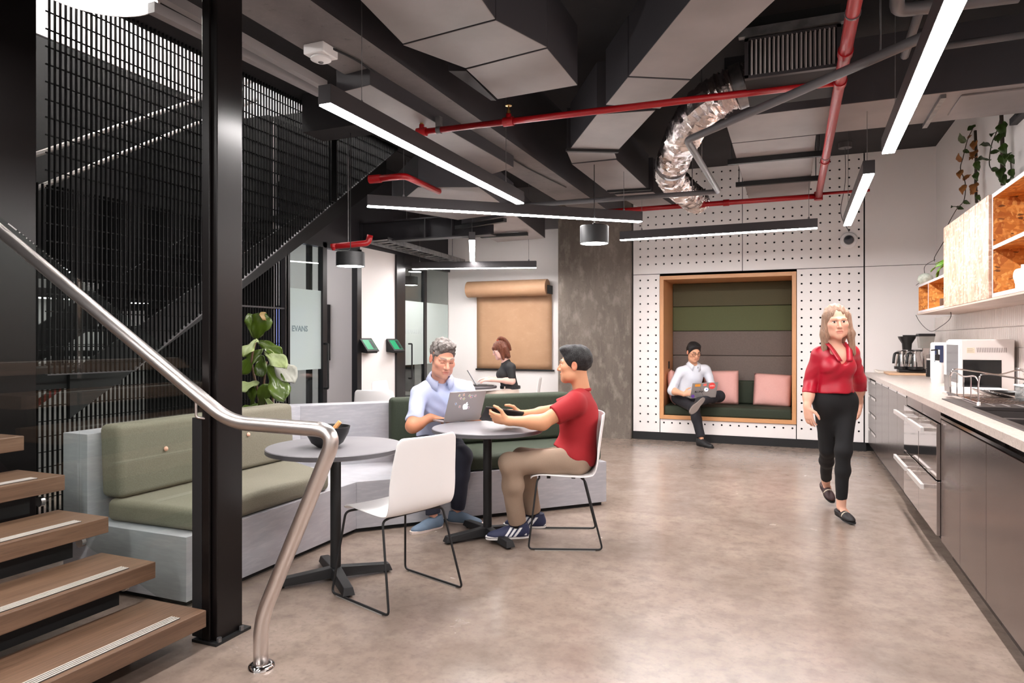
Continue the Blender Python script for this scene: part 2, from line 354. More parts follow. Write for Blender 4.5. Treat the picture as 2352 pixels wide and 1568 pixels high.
# backsplash tiles on the right wall
TILE = M('glazed white tile', (228, 219, 213), .22, c2=(216, 206, 200), scale=1.5)
tm = bpy.data.meshes.new('tile'); b0 = bmesh.new(); bmesh.ops.create_cube(b0, size=1)
for v in b0.verts: v.co = Vector((v.co.x * .012, v.co.y * .0455, v.co.z * .1505))
bmesh.ops.bevel(b0, geom=[e for e in b0.edges if all(v.co.x < 0 for v in e.verts)], offset=.002, segments=1, affect='EDGES'); b0.to_mesh(tm); b0.free(); tm.materials.append(TILE)
o0 = org(wr); k = 0
for row in range(4):
    yy = 9.075
    while yy > 5.8:
        t = bpy.data.objects.new('tile', tm); COL.objects.link(t); t.parent = wr; t.location = Vector((XR - .006, yy, .957 + .0775 + row * .155)) - o0; yy -= .05
m = MB()
for row in range(4):
    yy = 5.775
    while yy > 2.6: m.box(XR - .012, XR, yy - .0228, yy + .0228, .96 + row * .155, .96 + row * .155 + .15); yy -= .05
stuff(m.build('tile_field', TILE, wr))
# ------------------------------------------------------------------ office fronts along X = XL
FRAME = M('black aluminium frame', (20, 20, 22), .35)
PANE = glass('clear pane'); FROST = glass('frosted film', frost=.82, frostc=(230, 240, 238))
def post(name, y0, y1, z0, z1, x0=XL - .05, x1=XL + .03): return struct(bx(x0, x1, y0, y1, z0, z1).build(name, FRAME, bevel=.003))
yv = lambda px: onx(px, 700, XL).y
ye0, ye1, yd1, yw0, yw1, yf0, yf1, yk = yv(657), yv(742), yv(818), yv(826), yv(907), yv(925), yv(975), YK
HT = 2.42
# the first meeting room: fixed light, open doorway
w1 = struct(bx(XL - .03, XL + .02, ye0 - .05, yw0 - .02, HT, CEIL).build('wall_office_head', DGREY))
win = struct(bx(XL - .012, XL, ye0 + .03, ye1 - .03, .02, HT).build('window_1', PANE))
bx(XL + .001, XL + .003, ye0 + .03, ye1 - .03, 1.0, 1.87).build('frosted_band', FROST, win)
GREYT = M('etched grey lettering', (120, 138, 142), .6)
text_mesh('lettering', 'EVANS', .085, (XL + .006, yv(688), 1.415), (0, 1, 0), (0, 0, 1), GREYT, win, bold=.002)
post('trim_1', ye0 - .03, ye0 + .03, 0, HT); 
dr = struct(bx(XL - .04, XL + .03, ye1 - .04, ye1 + .035, 0, HT).build('door_1', FRAME, bevel=.003))
def pull(y, z0, z1, par, x=XL + .03): tb(fillet([(x, y, z0), (x + .055, y, z0), (x + .055, y, z1), (x, y, z1)], .012, 3), .011, 8).build('door_handle', BLACK, par, smooth=True)
pull(ye1 - .02, .78, 1.28, dr)
ys_ = onx(711, 700, XL - .12).y; bx(XL - .15, XL - .1, ys_ - .025, ys_ + .025, 0, HT).build('sliding_stile', FRAME, dr)
post('trim_2', yd1 - .02, yw0 + .0, 0, HT)
bx(XL - .05, XL + .03, ye0 - .03, yw0, HT - .06, HT).build('trim_3', FRAME)['kind'] = 'structure'
struct(bx(XL - .1, XL, yw0, yw1, 0, 2.46).build('wall_left_middle', WHITEP)); struct(bx(XL - .1, XL - .005, yw0, YK, 2.462, CEIL).build('wall_left_head', DGREY))
# the second meeting room
post('trim_4', yw1, yf0 - .02, 0, 2.455)
d2 = struct(bx(XL - .012, XL, yf0 + .03, yf1 - .03, .02, 2.3).build('door_2', PANE))
for a in ((yf0 - .02, yf0 + .035, 0, 2.36), (yf1 - .035, yf1 + .035, 0, 2.36), (yf0 + .035, yf1 - .035, 2.3, 2.36)): bx(XL - .035, XL + .02, *a).build('door_frame', FRAME, d2)
bx(XL + .001, XL + .003, yf0 + .04, yf1 - .04, .98, 1.86).build('frosted_band', FROST, d2)
text_mesh('lettering', 'FRANKLIN', .088, (XL + .006, (yf0 + yf1) / 2 - .02, 1.41), (0, 1, 0), (0, 0, 1), M('pale etched lettering', (196, 206, 206), .6), d2, bold=.001)
pull(yf0 + .1, .8, 1.27, d2)
bx(XL - .05, XL + .03, yf0 - .02, YK, 2.36, 2.455).build('trim_5', FRAME)['kind'] = 'structure'
w2 = struct(bx(XL - .012, XL, yf1 + .04, YK - .01, .02, 2.36).build('window_2', PANE)); bx(XL + .001, XL + .003, yf1 + .05, YK - .02, .98, 1.86).build('frosted_band', FROST, w2)
struct(bx(-6.6, -4.9, 5.46, 5.498, 0, 3.6).build('wall_stair_lining', BLK))
# rooms behind the glass
struct(bx(-7.6, -7.5, 5.6, 12.5, 0, CEIL).build('wall_office_back', WHITEP)); struct(bx(-7.5, XL - .1, 7.3, 7.4, 0, CEIL).build('wall_office_divider', WHITEP))
struct(bx(-7.5, -4.89, 5.5, 5.56, 0, CEIL).build('wall_office_side', WHITEP)); struct(bx(-7.5, XL, 12.4, 12.5, 0, CEIL).build('wall_office_far', WHITEP)); struct(bx(XL, XL + .1, YK + .15, 12.5, 0, CEIL).build('wall_office_end', WHITEP))
# ------------------------------------------------------------------ linear lamps
ZL = 2.4
def led(a, b, label, w=.07, h=.088, cables=(.12, .88), strength=None, top=CEIL, tops=None):
    a = Vector(a); b = Vector(b); d = (b - a).normalized(); mid = (a + b) / 2
    t = thing('linear_lamp', label, 'lamp', mid, 'linear pendant lamps')
    sd = Vector((-d.y, d.x, 0)); L = (b - a).length / 2
    m = MB(); m.obox(mid + Vector((0, 0, h / 2 + .004)), d * L, sd * w / 2, Vector((0, 0, h / 2)))
    m.build('housing', M('anthracite aluminium', (58, 55, 57), .42, .3), t, bevel=.002)
    MB().obox(mid + Vector((0, 0, .002)), d * (L - .004), sd * (w / 2 - .004), Vector((0, 0, .004))).build('diffuser', strength or DIFF, t)
    for i, k in enumerate(cables):
        p = a.lerp(b, k); tb([p + Vector((0, 0, h)), Vector((p.x, p.y, tops[i] if tops else top))], .0022, 5).build('suspension_cable', GALV, t)
        MB().lathe([(.009, 0), (.009, .02), (.003, .03)], p + Vector((0, 0, h)), 8).build('cable_grip', GALV, t)
    return t
led(onz(745, 240, ZL), onz(1195, 468, ZL), 'long black linear lamp hanging right beside the steel column, nearest on the left')
led(onz(843, 474, ZL), onz(1472, 510, ZL), 'black linear lamp hung diagonally above the two men at the table', cables=(.12, .93), tops=(CEIL, 2.85))
led(onz(1425, 552, ZL), onz(1878, 524, ZL), 'black linear lamp in front of the perforated wall above the seating nook', cables=(.12, .96), tops=(2.85, CEIL))
led(onz(2040, 352, ZL), (.47, 1.7, ZL), 'brightest linear lamp overhead beside the kitchen wall, running out of the top edge')
led(onz(1996, 400, ZL), onz(1946, 518, ZL), 'short-looking linear lamp end-on near the white dome camera', cables=(.06, .94), tops=(2.85, CEIL))
led(onz(947, 618, 2.29), onz(1232, 615, 2.29), 'linear lamp in front of the brown paper roll', cables=(.06, .94), strength=emit('rear lamp diffuser', (255, 250, 248), 34))
led(onz(1084, 552, 2.38), onz(1085, 600, 2.38), 'linear lamp seen end-on under the small duct by the paper wall', strength=emit('rear lamp diffuser', (255, 250, 248), 34))
led((-1.95, -1.4, ZL), (-1.95, 1.15, ZL), 'added unseen linear lamp overhead behind the viewpoint, in line with the long left lamp'); led((-.7, -2.4, ZL), (-.7, -.2, ZL), 'added fill lamp farthest behind the viewpoint'); led((-3.5, -1.4, ZL + .3), (-3.5, .9, ZL + .3), 'added fill lamp above the staircase behind the viewpoint')  # unseen lamps added behind the camera to brighten the foreground and handrail
# drum pendants
def drum(c, r, h, label, top=CEIL, s=9):
    c = Vector(c); t = thing('drum_pendant', label, 'lamp', c, 'black drum pendant lamps')
    m = MB(); m.lathe([(r - .012, .03), (r - .003, .001), (r, 0), (r, h), (r - .006, h + .006), (.03, h + .006), (.012, h + .03), (0, h + .03)], c, 32); m.build('shade', BLACK, t, smooth=True, auto=35)
    MB().lathe([(0, .003), (r - .008, .003), (r - .008, .01), (0, .01)], c, 32).build('diffuser', emit('drum lamp diffuser', (255, 248, 244), s), t)
    tb([c + Vector((0, 0, h + .02)), Vector((c.x, c.y, top))], .004, 6).build('cord', BLACK, t)
    MB().lathe([(0, 0), (.04, 0), (.04, .025), (0, .025)], (c.x, c.y, top - .025), 16).build('ceiling_rose', BLACK, t)
    return t
drum(W(1365, 560, 5.95), .125, .15, 'black drum pendant lamp in front of the concrete pillar')
drum(W(805, 612, 6.2), .128, .125, 'black drum pendant lamp by the office doorway, under a red pipe')
drum((-5.9, 8.6, 2.35), .13, .15, 'drum pendant lamp inside the meeting room behind the second glass door, farther left'); drum((-5.6, 9.6, 2.42), .13, .15, 'drum pendant lamp inside the meeting room, above the right glass pane'); drum((-6.3, 10.6, 2.3), .13, .15, 'deepest drum pendant lamp inside the second meeting room')
# lamps of the meeting rooms
led((-6.8, 6.3, 2.7), (-5.3, 6.3, 2.7), 'linear lamp inside the first meeting room', strength=emit('room lamp', (255, 252, 250), 17), top=CEIL)
led((-6.9, 10.8, 2.75), (-5.3, 10.8, 2.75), 'linear lamp inside the second meeting room', strength=emit('room lamp', (255, 252, 250), 17), top=CEIL)
led((-6.25, 3.0, 1.7), (-6.25, 5.2, 1.7), 'added lamp low under the stair flight to backlight the grating', strength=emit('added understair lamp', (255, 253, 250), 9), top=4.2); led((-6.2, 3.0, 5.6), (-6.2, 6.4, 5.6), 'linear lamp high in the stairwell behind the black grating', strength=emit('stairwell lamp', (255, 253, 250), 120), top=6.2)  # the low lamp is added, to light the wall behind the bars
# round lamp at the top left
c = W(215, -24, 3.4); t = thing('round_lamp', 'big round white lamp cut by the top left corner', 'lamp', c)
MB().lathe([(.282, .012), (.284, 0), (.292, 0), (.297, .01), (.295, .03), (.295, .07), (.0, .08)], c, 48, caps=False).build('rim', M('lamp rim', (205, 198, 195), .4), t, smooth=True, auto=40)
MB().lathe([(.195, .02), (.2, .003), (.282, .003), (.282, .03)], c, 48, caps=False).build('outer_diffuser', emit('round lamp diffuser', (255, 250, 246), 14), t); MB().lathe([(0, .02), (.18, .02), (.18, .03), (0, .03)], c, 48).build('diffuser', emit('round lamp diffuser', (255, 250, 246), 14), t); MB().lathe([(.178, .012), (.197, .012), (.197, .035), (.178, .035)], c, 48, caps=False).build('groove_ring', M('lamp rim', (205, 198, 195), .4), t)
tb([c + Vector((0, 0, .07)), (c.x, c.y, CEIL)], .01, 8).build('stem', BLACK, t)

# ------------------------------------------------------------------ beams
struct(shade_sides(bx(-2.46, -2.07, -3, 9.02, 2.9, CEIL).build('trim_concrete_beam', BEAMC), BEAMC, SIDE_SHADE))
for i, yb in enumerate((1.0, 5.0)): struct(bx(-4.1, -2.47, yb, yb + .3, 3.2, CEIL).build('trim_cross_beam', SLAB))
t = thing('steel_beam', 'dark grey steel beam with stiffener plates across the rear ceiling', 'beam', (-4.0, 7.0, 2.5))
bx(-5.2, -3.1, 6.95, 7.1, 2.5, 2.515).build('flange', DGREY, t); bx(-5.2, -3.1, 6.95, 7.1, 2.73, 2.745).build('flange', DGREY, t); bx(-5.2, -3.1, 7.02, 7.03, 2.515, 2.73).build('web', DGREY, t)
for x in (-5.0, -4.85, -3.95, -3.6): bx(x, x + .012, 6.955, 7.02, 2.515, 2.73).build('stiffener', DGREY, t)
for x in (-5.1, -3.2): bx(x - .05, x + .05, 7.0, 7.06, 2.745, CEIL).build('hanger', DGREY, t)
# ------------------------------------------------------------------ ducts
ZD = 2.85
def pz(pts, z=ZD): return [tuple(onz(x, y, z))[:2] for x, y in pts]
def duct(name, label, secs, z0=ZD, h=.36, flange=True):
    c = [pz(s, z0) for s in secs]; cx = sum(p[0] for s in c for p in s) / sum(len(s) for s in c); cy = sum(p[1] for s in c for p in s) / sum(len(s) for s in c)
    t = thing(name, label, 'duct', (cx, cy, z0))
    for s in c: shade_sides(MB().prism(s, z0, z0 + h).build('duct_section', DUCT, t, bevel=.004), DUCT, SIDE_SHADE)
    return t
a1 = duct('ceiling_duct', 'large angled grey duct hanging at the top centre', [[(690, -140), (925, 101), (1138, 44), (1010, -140)], [(925, 104), (1069, 157), (1257, 109), (1139, 47)], [(1071, 160), (1143, 228), (1327, 196), (1257, 112)]])
q = pz([(1030, 163), (1071, 163), (1140, 231), (1128, 231)], ZD + .03); MB().prism(q, ZD + .03, ZD + .3).build('duct_lining', DGREY, a1)
b1 = duct('ceiling_duct', 'long grey duct running diagonally down from the top edge, right of the red pipe end', [[(1700, -140), (1930, -140), (1587, 182), (1444, 175)], [(1442, 178), (1585, 185), (1516, 250), (1391, 241)], [(1371, 263), (1505, 254), (1420, 345), (1310, 341)], [(1302, 349), (1411, 350), (1416, 364), (1313, 375)], [(1313, 377), (1416, 367), (1490, 436), (1400, 444)], [(1411, 447), (1500, 441), (1553, 476), (1475, 480)]])
for a, b in (((1300, 345), (1420, 348)), ((1395, 440), (1495, 434))):
    p, r = onz(*a, ZD - .012), onz(*b, ZD - .012); MB().bar(p, r, .035, .02).build('hanger_bar', BLACK, b1)
t = thing('ceiling_duct', 'wide flat grey duct crossing to the kitchen wall beyond the brightest lamp', 'duct', (.5, 5.2, ZD))
shade_sides(bx(-.43, 1.53, 4.92, 5.56, ZD, ZD + .42).build('duct_section', DUCT, t, bevel=.004), DUCT, SIDE_SHADE)
p0 = onz(2160, 262, ZD); bx(.98, 1.44, 5.0, 5.4, ZD - .012, ZD).build('access_panel', DUCT, t, bevel=.003)
bx(.86, .89, 4.95, 5.6, ZD - .025, ZD).build('seam_strip', GALV, t)
t = thing('ceiling_duct', 'grey duct with black hanger bars in front of the perforated wall', 'duct', (-.15, 6.5, ZD))
for y0, y1 in ((5.575, 6.05), (6.06, 6.95), (6.96, 7.9)): shade_sides(bx(-.43, .17, y0, y1, ZD, ZD + .36).build('duct_section', DUCT, t, bevel=.004), DUCT, SIDE_SHADE)
for y in (6.05, 6.95): bx(-.5, .24, y - .02, y + .02, ZD - .045, ZD - .003).build('hanger_bar', BLACK, t)
for y in (6.05, 6.95):
    for x in (-.47, .21): tb([(x, y, ZD - .02), (x, y, CEIL)], .005, 6).build('hanger_rod', GALV, t)
t = duct('ceiling_duct', 'small grey duct block above the brown paper roll wall', [[(900, 480), (1052, 505), (1180, 488), (1100, 430), (960, 430)], [(1060, 515), (1142, 556), (1252, 547), (1180, 492)]], z0=2.62, h=.3)
for a, b in (((1048, 523), (1160, 505)), ((1105, 543), (1212, 537))): MB().bar(onz(*a, 2.59), onz(*b, 2.59), .05, .04).build('hanger_bar', BLACK, t)
# rear ceiling: bulkhead slabs left of the lamp
t = duct('ceiling_duct', 'grey duct behind the long left lamp, under the slab', [[(772, 215), (850, 195), (1180, 385), (1130, 400)], [(1000, 375), (1115, 405), (1160, 440), (1010, 440)]], z0=2.8, h=.3)
# grille
YG = 3.93; gl = ony(1710, 180, YG).x; gr_ = ony(1932, 148, YG).x; gz0 = ony(1710, 180, YG).z; gz1 = gz0 + .215
t = thing('air_grille', 'black slatted air grille box at the upper right', 'grille', ((gl + gr_) / 2, YG + .2, gz0))
bx(gl, gr_, YG + .03, YG + .5, gz0, gz1 + .12).build('plenum', BLK, t)
for a in ((gl, gl + .02, YG, YG + .03, gz0, gz1), (gr_ - .02, gr_, YG, YG + .03, gz0, gz1), (gl, gr_, YG, YG + .03, gz0 - .004, gz0 + .015), (gl, gr_, YG, YG + .03, gz1 - .015, gz1)): bx(*a).build('frame', M('dark grille frame', (70, 66, 68), .35, .5), t)
for k in range(19):
    x = gl + .035 + (gr_ - gl - .07) * k / 18; MB().obox((x, YG + .012, (gz0 + gz1) / 2), (.0035, .004, 0), (-.004, .014, 0), (0, 0, (gz1 - gz0) / 2 - .012)).build('slat', M('grille slat', (186, 178, 176), .35, .3), t)
bx(gl - .03, gr_ + .03, YG - .02, YG + .02, gz1 + .005, gz1 + .05).build('top_lip', GALV, t)
# flexible foil duct
path = curve_pts([onz(1850, 140, 3.1), onz(1770, 172, 3.04), onz(1690, 202, 2.98), onz(1622, 240, 2.92)] + [onz(x, y, 2.86) for x, y in ((1575, 300), (1548, 365), (1540, 400))] + [onz(1560, 428, 2.84), onz(1588, 452, 2.82), onz(1600, 462, 2.82)], 16)
rr = random.Random(5); n = 22; vs = []; m = MB(); m.tube(path, .132, n)
for i, v in enumerate(m.v):
    ring, k = divmod(i, n)
    if ring >= len(path): break
    c = path[ring]; m.v[i] = c + (v - c) * (1 + (.05 if ring % 2 else -.04) + rr.uniform(-.07, .07))
FOIL = M('crinkled foil', (225, 215, 212), .2, 1, bump=.6, bscale=30)
t = thing('flexible_duct', 'crinkled silver foil duct snaking down from the grille', 'duct', path[len(path) // 2]); m.build('foil_hose', FOIL, t, smooth=True, auto=25)
for k in (30, 84):
    if k + 1 < len(path):
        d = (path[k + 1] - path[k]).normalized(); MB().lathe([(.136, -.035), (.146, -.035), (.146, .035), (.136, .035)], path[k], 24, axis=d).build('clamp_band', GALV, t, smooth=True, auto=40)
# ------------------------------------------------------------------ sprinkler pipes
ZP = 2.74
XM = onz(1880, 450, ZP).x; YM = onz(1880, 450, ZP).y; Y1 = onz(1930, 188, ZP).y; Y3 = YM
t = thing('sprinkler_pipe', 'thick red sprinkler main running away beside the brightest lamp', 'pipe', (XM, 5, ZP))
tb([(XM, -1, ZP), (XM, YM, ZP)], .03, 16).build('pipe', RED, t, smooth=True)
for y in (onz(1940, 120, ZP).y, Y1, onz(1893, 370, ZP).y): MB().lathe([(.036, -.03), (.036, .03)], (XM, y, ZP), 16, axis=(0, 1, 0)).build('coupling', RED, t, smooth=True, auto=40)
for y in (3.3, 5.8): MB().lathe([(.034, -.006), (.034, .006)], (XM, y, ZP), 16, axis=(0, 1, 0)).build('clamp', GALV, t); tb([(XM, y, ZP + .03), (XM, y, CEIL)], .005, 6).build('hanger_rod', GALV, t)
MB().lathe([(0, -.04), (.04, -.04), (.04, .04), (0, .04)], (XM, YM, ZP), 16).build('elbow', RED, t, smooth=True, auto=40)
x0 = onz(963, 300, ZP).x; ya = onz(963, 300, ZP).y
t = thing('sprinkler_pipe', 'red sprinkler branch pipe crossing under the ducts from the concrete beam', 'pipe', (-1, Y1, ZP))
tb([(x0, Y1 - .08, ZP), (XM - .02, Y1, ZP)], .021, 12).build('pipe', RED, t, smooth=True)
for px, py in ((963, 300), (1173, 283)):
    f = (onz(px, py, ZP).x - x0) / (XM - x0); p = Vector((x0 + f * (XM - x0), Y1 - .08 * (1 - f), ZP))
    MB().lathe([(.03, -.035), (.03, .035)], p, 12, axis=(1, 0, 0)).build('tee', RED, t, smooth=True, auto=40); tb([p, p + Vector((0, 0, .05))], .018, 10).build('riser', RED, t, smooth=True)
    MB().lathe([(.012, 0), (.012, .02), (.005, .025), (.005, .05), (.022, .052), (.022, .056), (0, .056)], p + Vector((0, 0, .05)), 12).build('sprinkler_head', M('brass', (190, 150, 90), .3, 1), t, smooth=True, auto=40)
p = Vector((x0 + .13, Y1 - .075, ZP)); MB().lathe([(.026, -.016), (.026, .016)], p, 12, axis=(1, 0, 0)).build('clamp', GALV, t); bx(p.x - .016, p.x + .016, p.y - .02, p.y + .02, ZP + .02, ZP + .09).build('clamp_bracket', GALV, t)
t = thing('sprinkler_pipe', 'red sprinkler pipe crossing low in front of the perforated wall', 'pipe', (-1, Y3, ZP))
tb([(-2.6, Y3, ZP), (XM, Y3, ZP)], .026, 12).build('pipe', RED, t, smooth=True); tb([(XM, Y3, ZP + .02), (XM + .45, Y3, ZP + .02)], .014, 10).build('branch', RED, t, smooth=True)
for px in (1613, 1668): 
    x = ony(px, 465, Y3).x; MB().lathe([(.034, -.03), (.034, .03)], (x, Y3, ZP), 12, axis=(1, 0, 0)).build('tee', RED, t, smooth=True, auto=40)
x = ony(1613, 465, Y3).x; MB().lathe([(.016, 0), (.016, .05), (.006, .055), (.006, .08), (.02, .085), (0, .085)], (x, Y3, ZP + .02), 10).build('sprinkler_head', M('brass', (190, 150, 90), .3, 1), t)
t = thing('sprinkler_pipe', 'short bent red pipe beside the grating, behind the linear lamps', 'pipe', onz(930, 405, 2.6))
tb(fillet([onz(850, 412, 2.6), onz(930, 404, 2.6), onz(1008, 440, 2.6)], .05), .026, 10).build('pipe', RED, t, smooth=True); MB().lathe([(.034, -.05), (.034, .05)], onz(862, 411, 2.6), 10, axis=(1, .1, 0)).build('tee', RED, t)
t = thing('sprinkler_pipe', 'short red pipe above the drum pendant by the office doorway', 'pipe', W(800, 562, 6.6))
tb(fillet([W(764, 566, 6.5), W(846, 558, 6.6), W(850, 540, 6.6)], .04), .03, 10).build('pipe', RED, t, smooth=True); MB().lathe([(.012, 0), (.03, .03), (.03, .06)], W(766, 575, 6.5), 10).build('sprinkler_head', RED, t); q_ = W(800, 562, 6.54); tb([q_, (q_.x, q_.y, CEIL)], .005, 6).build('hanger_rod', GALV, t)
# grey pipes
ZG = 2.66
t = thing('grey_pipe', 'grey conduit pipe bending across the ceiling under the red main', 'pipe', onz(1580, 322, ZG))
tb(fillet([onz(2150, 72, ZG), onz(1578, 322, ZG), onz(1650, 440, ZG), onz(1180, 473, ZG)], .05), .024, 12).build('pipe', GPIPE, t, smooth=True)
for px, py in ((2022, 128), (1612, 395), (1590, 445)): p = onz(px, py, ZG); tb([p, Vector((p.x, p.y, CEIL))], .005, 6).build('hanger_rod', GALV, t)
t = thing('grey_pipe', 'grey pipe with elbow at the top right beside the brightest lamp', 'pipe', onz(2080, 25, 2.9))
tb(fillet([onz(2062, -60, 2.9), onz(2060, 25, 2.9), onz(2340, -10, 2.9)], .06), .032, 12).build('pipe', GPIPE, t, smooth=True); tb([onz(2110, 30, 2.88), onz(2078, 128, 2.88)], .022, 10).build('branch', GPIPE, t, smooth=True)
t = thing('grey_pipe', 'light grey pipe running to the kitchen wall at the right edge', 'pipe', onz(2250, 95, 3.0)); tb([onz(2170, 106, 3.0), onz(2352, 80, 3.0)], .02, 10).build('pipe', GPIPE, t, smooth=True)
for i, (a, b, lb) in enumerate((((548, 86), (745, 196), 'upper grey conduit beside the concrete beam'), ((548, 118), (735, 212), 'lower grey conduit beside the concrete beam'))):
    p, r = onz(*a, 2.86), onz(*b, 2.86); d = (p - r); p = p + d * .8; t = thing('conduit', lb, 'conduit', p); MB().bar(p, r, .045, .05).build('channel', M('conduit grey', (136, 130, 130), .45), t)
# cable along the beam
pts = [onz(x, y, 2.888) for x, y in ((765, 112), (830, 145), (900, 200), (990, 265), (1060, 290), (1130, 335), (1210, 385), (1300, 430))]
tag(tb(curve_pts(pts, 4), .006, 6).build('cable', BLACK, smooth=True), 'thin black cable clipped along the underside of the concrete beam', 'cable')
# detector under the beam
c = onz(737, 108, 2.9); t = thing('motion_detector', 'square white detector under the concrete beam', 'detector', (c.x, c.y, 2.82)); bx(c.x - .065, c.x + .065, c.y - .065, c.y + .065, 2.845, 2.9).build('box', WPLAS, t, bevel=.006)
MB().lathe([(0, 0), (.03, 0), (.055, .012), (.055, .02), (.045, .03), (0, .03)], (c.x, c.y, 2.818), 24).build('sensor_disc', WPLAS, t, smooth=True, auto=40); MB().lathe([(0, 0), (.014, .002), (.014, .008)], (c.x, c.y, 2.813), 16).build('lens', M('smoky lens', (120, 118, 118), .2), t, smooth=True)
# dome camera on the perforated wall
c = ony(1949, 552, YB); t = thing('dome_camera', 'white dome security camera on the perforated wall', 'camera', (c.x, YB, c.z)); MB().lathe([(.095, 0), (.095, .03), (.085, .045), (.062, .05), (0, .05)], (c.x, YB, c.z), 28, axis=(0, -1, 0)).build('housing', WPLAS, t, smooth=True, auto=40)
MB().lathe([(.058, .05), (.05, .075), (.03, .095), (0, .102)], (c.x, YB, c.z), 24, axis=(0, -1, 0)).build('dome', M('dark dome', (60, 62, 70), .08, spec=.8), t, smooth=True)
# small ceiling box with a hanging cord by the far lamp
c = onz(1941, 338, CEIL - .05); t = thing('junction_box', 'small round ceiling box with a hanging cord beside the red main', 'junction box', (c.x, c.y, CEIL - .06)); MB().lathe([(0, 0), (.07, 0), (.07, .06)], (c.x, c.y, CEIL - .06), 20).build('box', GPIPE, t, smooth=True, auto=40)
tb(curve_pts([(c.x, c.y, CEIL - .06), (c.x + .0, c.y - .02, 3.1), (c.x - .05, c.y - .1, 2.75), (c.x + .02, c.y - .3, 2.5)], 6), .004, 6).build('cord', GPIPE, t, smooth=True)
# cable tray in the rear
t = thing('cable_tray', 'perforated galvanised cable tray in the rear ceiling', 'cable tray', W(950, 575, 7.6))
a, b = onz(870, 552, 2.5), onz(1050, 602, 2.5); sd = Vector((.14, -.02, 0))
for s in (-1, 1): MB().bar(a + sd * s, b + sd * s, .01, .06).build('side_rail', GALV, t)
for k in range(15): p = a.lerp(b, k / 14); MB().bar(p - sd, p + sd, .05, .006).build('rung', GALV, t)
for k in (.2, .8): p = a.lerp(b, k); tb([p + sd, (p.x + sd.x, p.y + sd.y, CEIL)], .005, 6).build('hanger_rod', GALV, t)
# ------------------------------------------------------------------ steel columns
t = thing('steel_column', 'tall black lacquered steel column in front of the green bench', 'column', (-2.35, 2.33, 0))
bx(-2.40, -2.312, 2.262, 2.41, 0, CEIL).build('main_section', BLACKG, t, bevel=.004, seg=3)
bx(-2.382, -2.34, 2.245, 2.257, .0, CEIL).build('front_plate', BLACKG, t, bevel=.002)
bx(-2.43, -2.29, 2.235, 2.44, 0, .012).build('base_plate', BLACK, t)
for y in (2.27, 2.40): MB().lathe([(0, .018), (.011, .018), (.011, 0)], (-2.298, y - .01, .012), 6).build('bolt', GALV, t)
bx(-2.44, -2.384, 2.245, 2.29, .02, .98).build('glass_channel', BLACK, t, bevel=.002)
t = thing('steel_column', 'black steel column at the far left beside the grating', 'column', (-4.3, 2.62, 0)); bx(-4.42, -4.24, 2.5, 2.74, 0, CEIL).build('main_section', BLACKG, t, bevel=.004); bx(-4.46, -4.2, 2.46, 2.78, 0, .015).build('base_plate', BLACK, t)
struct(bx(-4.75, -4.62, -3, 2.45, 0, CEIL).build('wall_stair_side', M('black wall paint', (16, 15, 16), .5)))
# ------------------------------------------------------------------ staircase
st = thing('staircase', 'open oak staircase with black risers and metal nosings at the lower left', 'staircase', (-2.9, 1.6, 0))
for i in range(7):
    xf = -2.309 - .2965 * i; z = .17 * (i + 1)
    tr = bx(xf - .345, xf, .75, 2.2, z - .072, z).build('tread', WOODT, st, bevel=.003)
    bx(xf - .077, xf - .027, .85, 2.09, z - .002, z + .0018).build('nosing_inlay', BLK, tr)
    for k in range(4): bx(xf - .074 + k * .0128, xf - .0685 + k * .0128, .85, 2.09, z, z + .004).build('nosing_strip', M('aluminium strip', (212, 204, 196), .45, .3), tr)
    if i: bx(xf - .12, xf - .10, .75, 2.1, z - .17, z - .0725).build('riser', BLK, st)
    else: bx(xf - .33, xf - .2, .75, 2.0, 0, z - .0725).build('riser', BLK, st)
# stainless handrail
YH_ = 2.17
hr = thing('handrail', 'brushed stainless steel handrail bending down to the floor', 'handrail', (-1.985, YH_, 0))
hp = fillet([(-5.0, YH_, 2.675), (-2.145, YH_, .98), (-1.612, YH_, .973), (-1.986, YH_, .19), (-1.986, YH_, 0)], .1, 10)
tb(hp, .0295, 24).build('rail', CHROME, hr, smooth=True)
MB().lathe([(0, .02), (.034, .02), (.05, .012), (.053, 0)], (-1.983, YH_, 0), 32).build('floor_flange', POLISH, hr, smooth=True, auto=50)
tb(fillet([(-2.33, YH_ + .01, 1.09), (-2.40, YH_ + .06, 1.06), (-2.40, YH_ + .06, .985), (-2.35, YH_ + .09, .975)], .012, 4), .006, 8).build('bracket', CHROME, hr, smooth=True)
# glass balustrade
gb = thing('glass_balustrade', 'clear glass balustrade behind the handrail beside the stairs', 'balustrade', (-3.2, 2.29, 0))
GL = glass('balustrade glass', (244, 248, 246), 1.3)
for xa, xb in ((-3.22, -2.41), (-4.2, -3.235)):
    f = lambda x, o: max(.03, .17 + (-2.309 - x) / .2965 * .17 + o)
    MB().extrude([(xa, 2.285, f(xa, -.35)), (xb, 2.285, f(xb, -.35)), (xb, 2.285, f(xb, .92)), (xa, 2.285, f(xa, .92))], (0, .012, 0)).build('glass_pane', GL, gb)
for i in range(1, 4): MB().lathe([(0, 0), (.025, 0), (.025, .02), (0, .02)], (-2.6 - .2965 * i, 2.285, .17 * i - .0), 16, axis=(0, -1, 0)).build('glass_clamp', POLISH, gb)
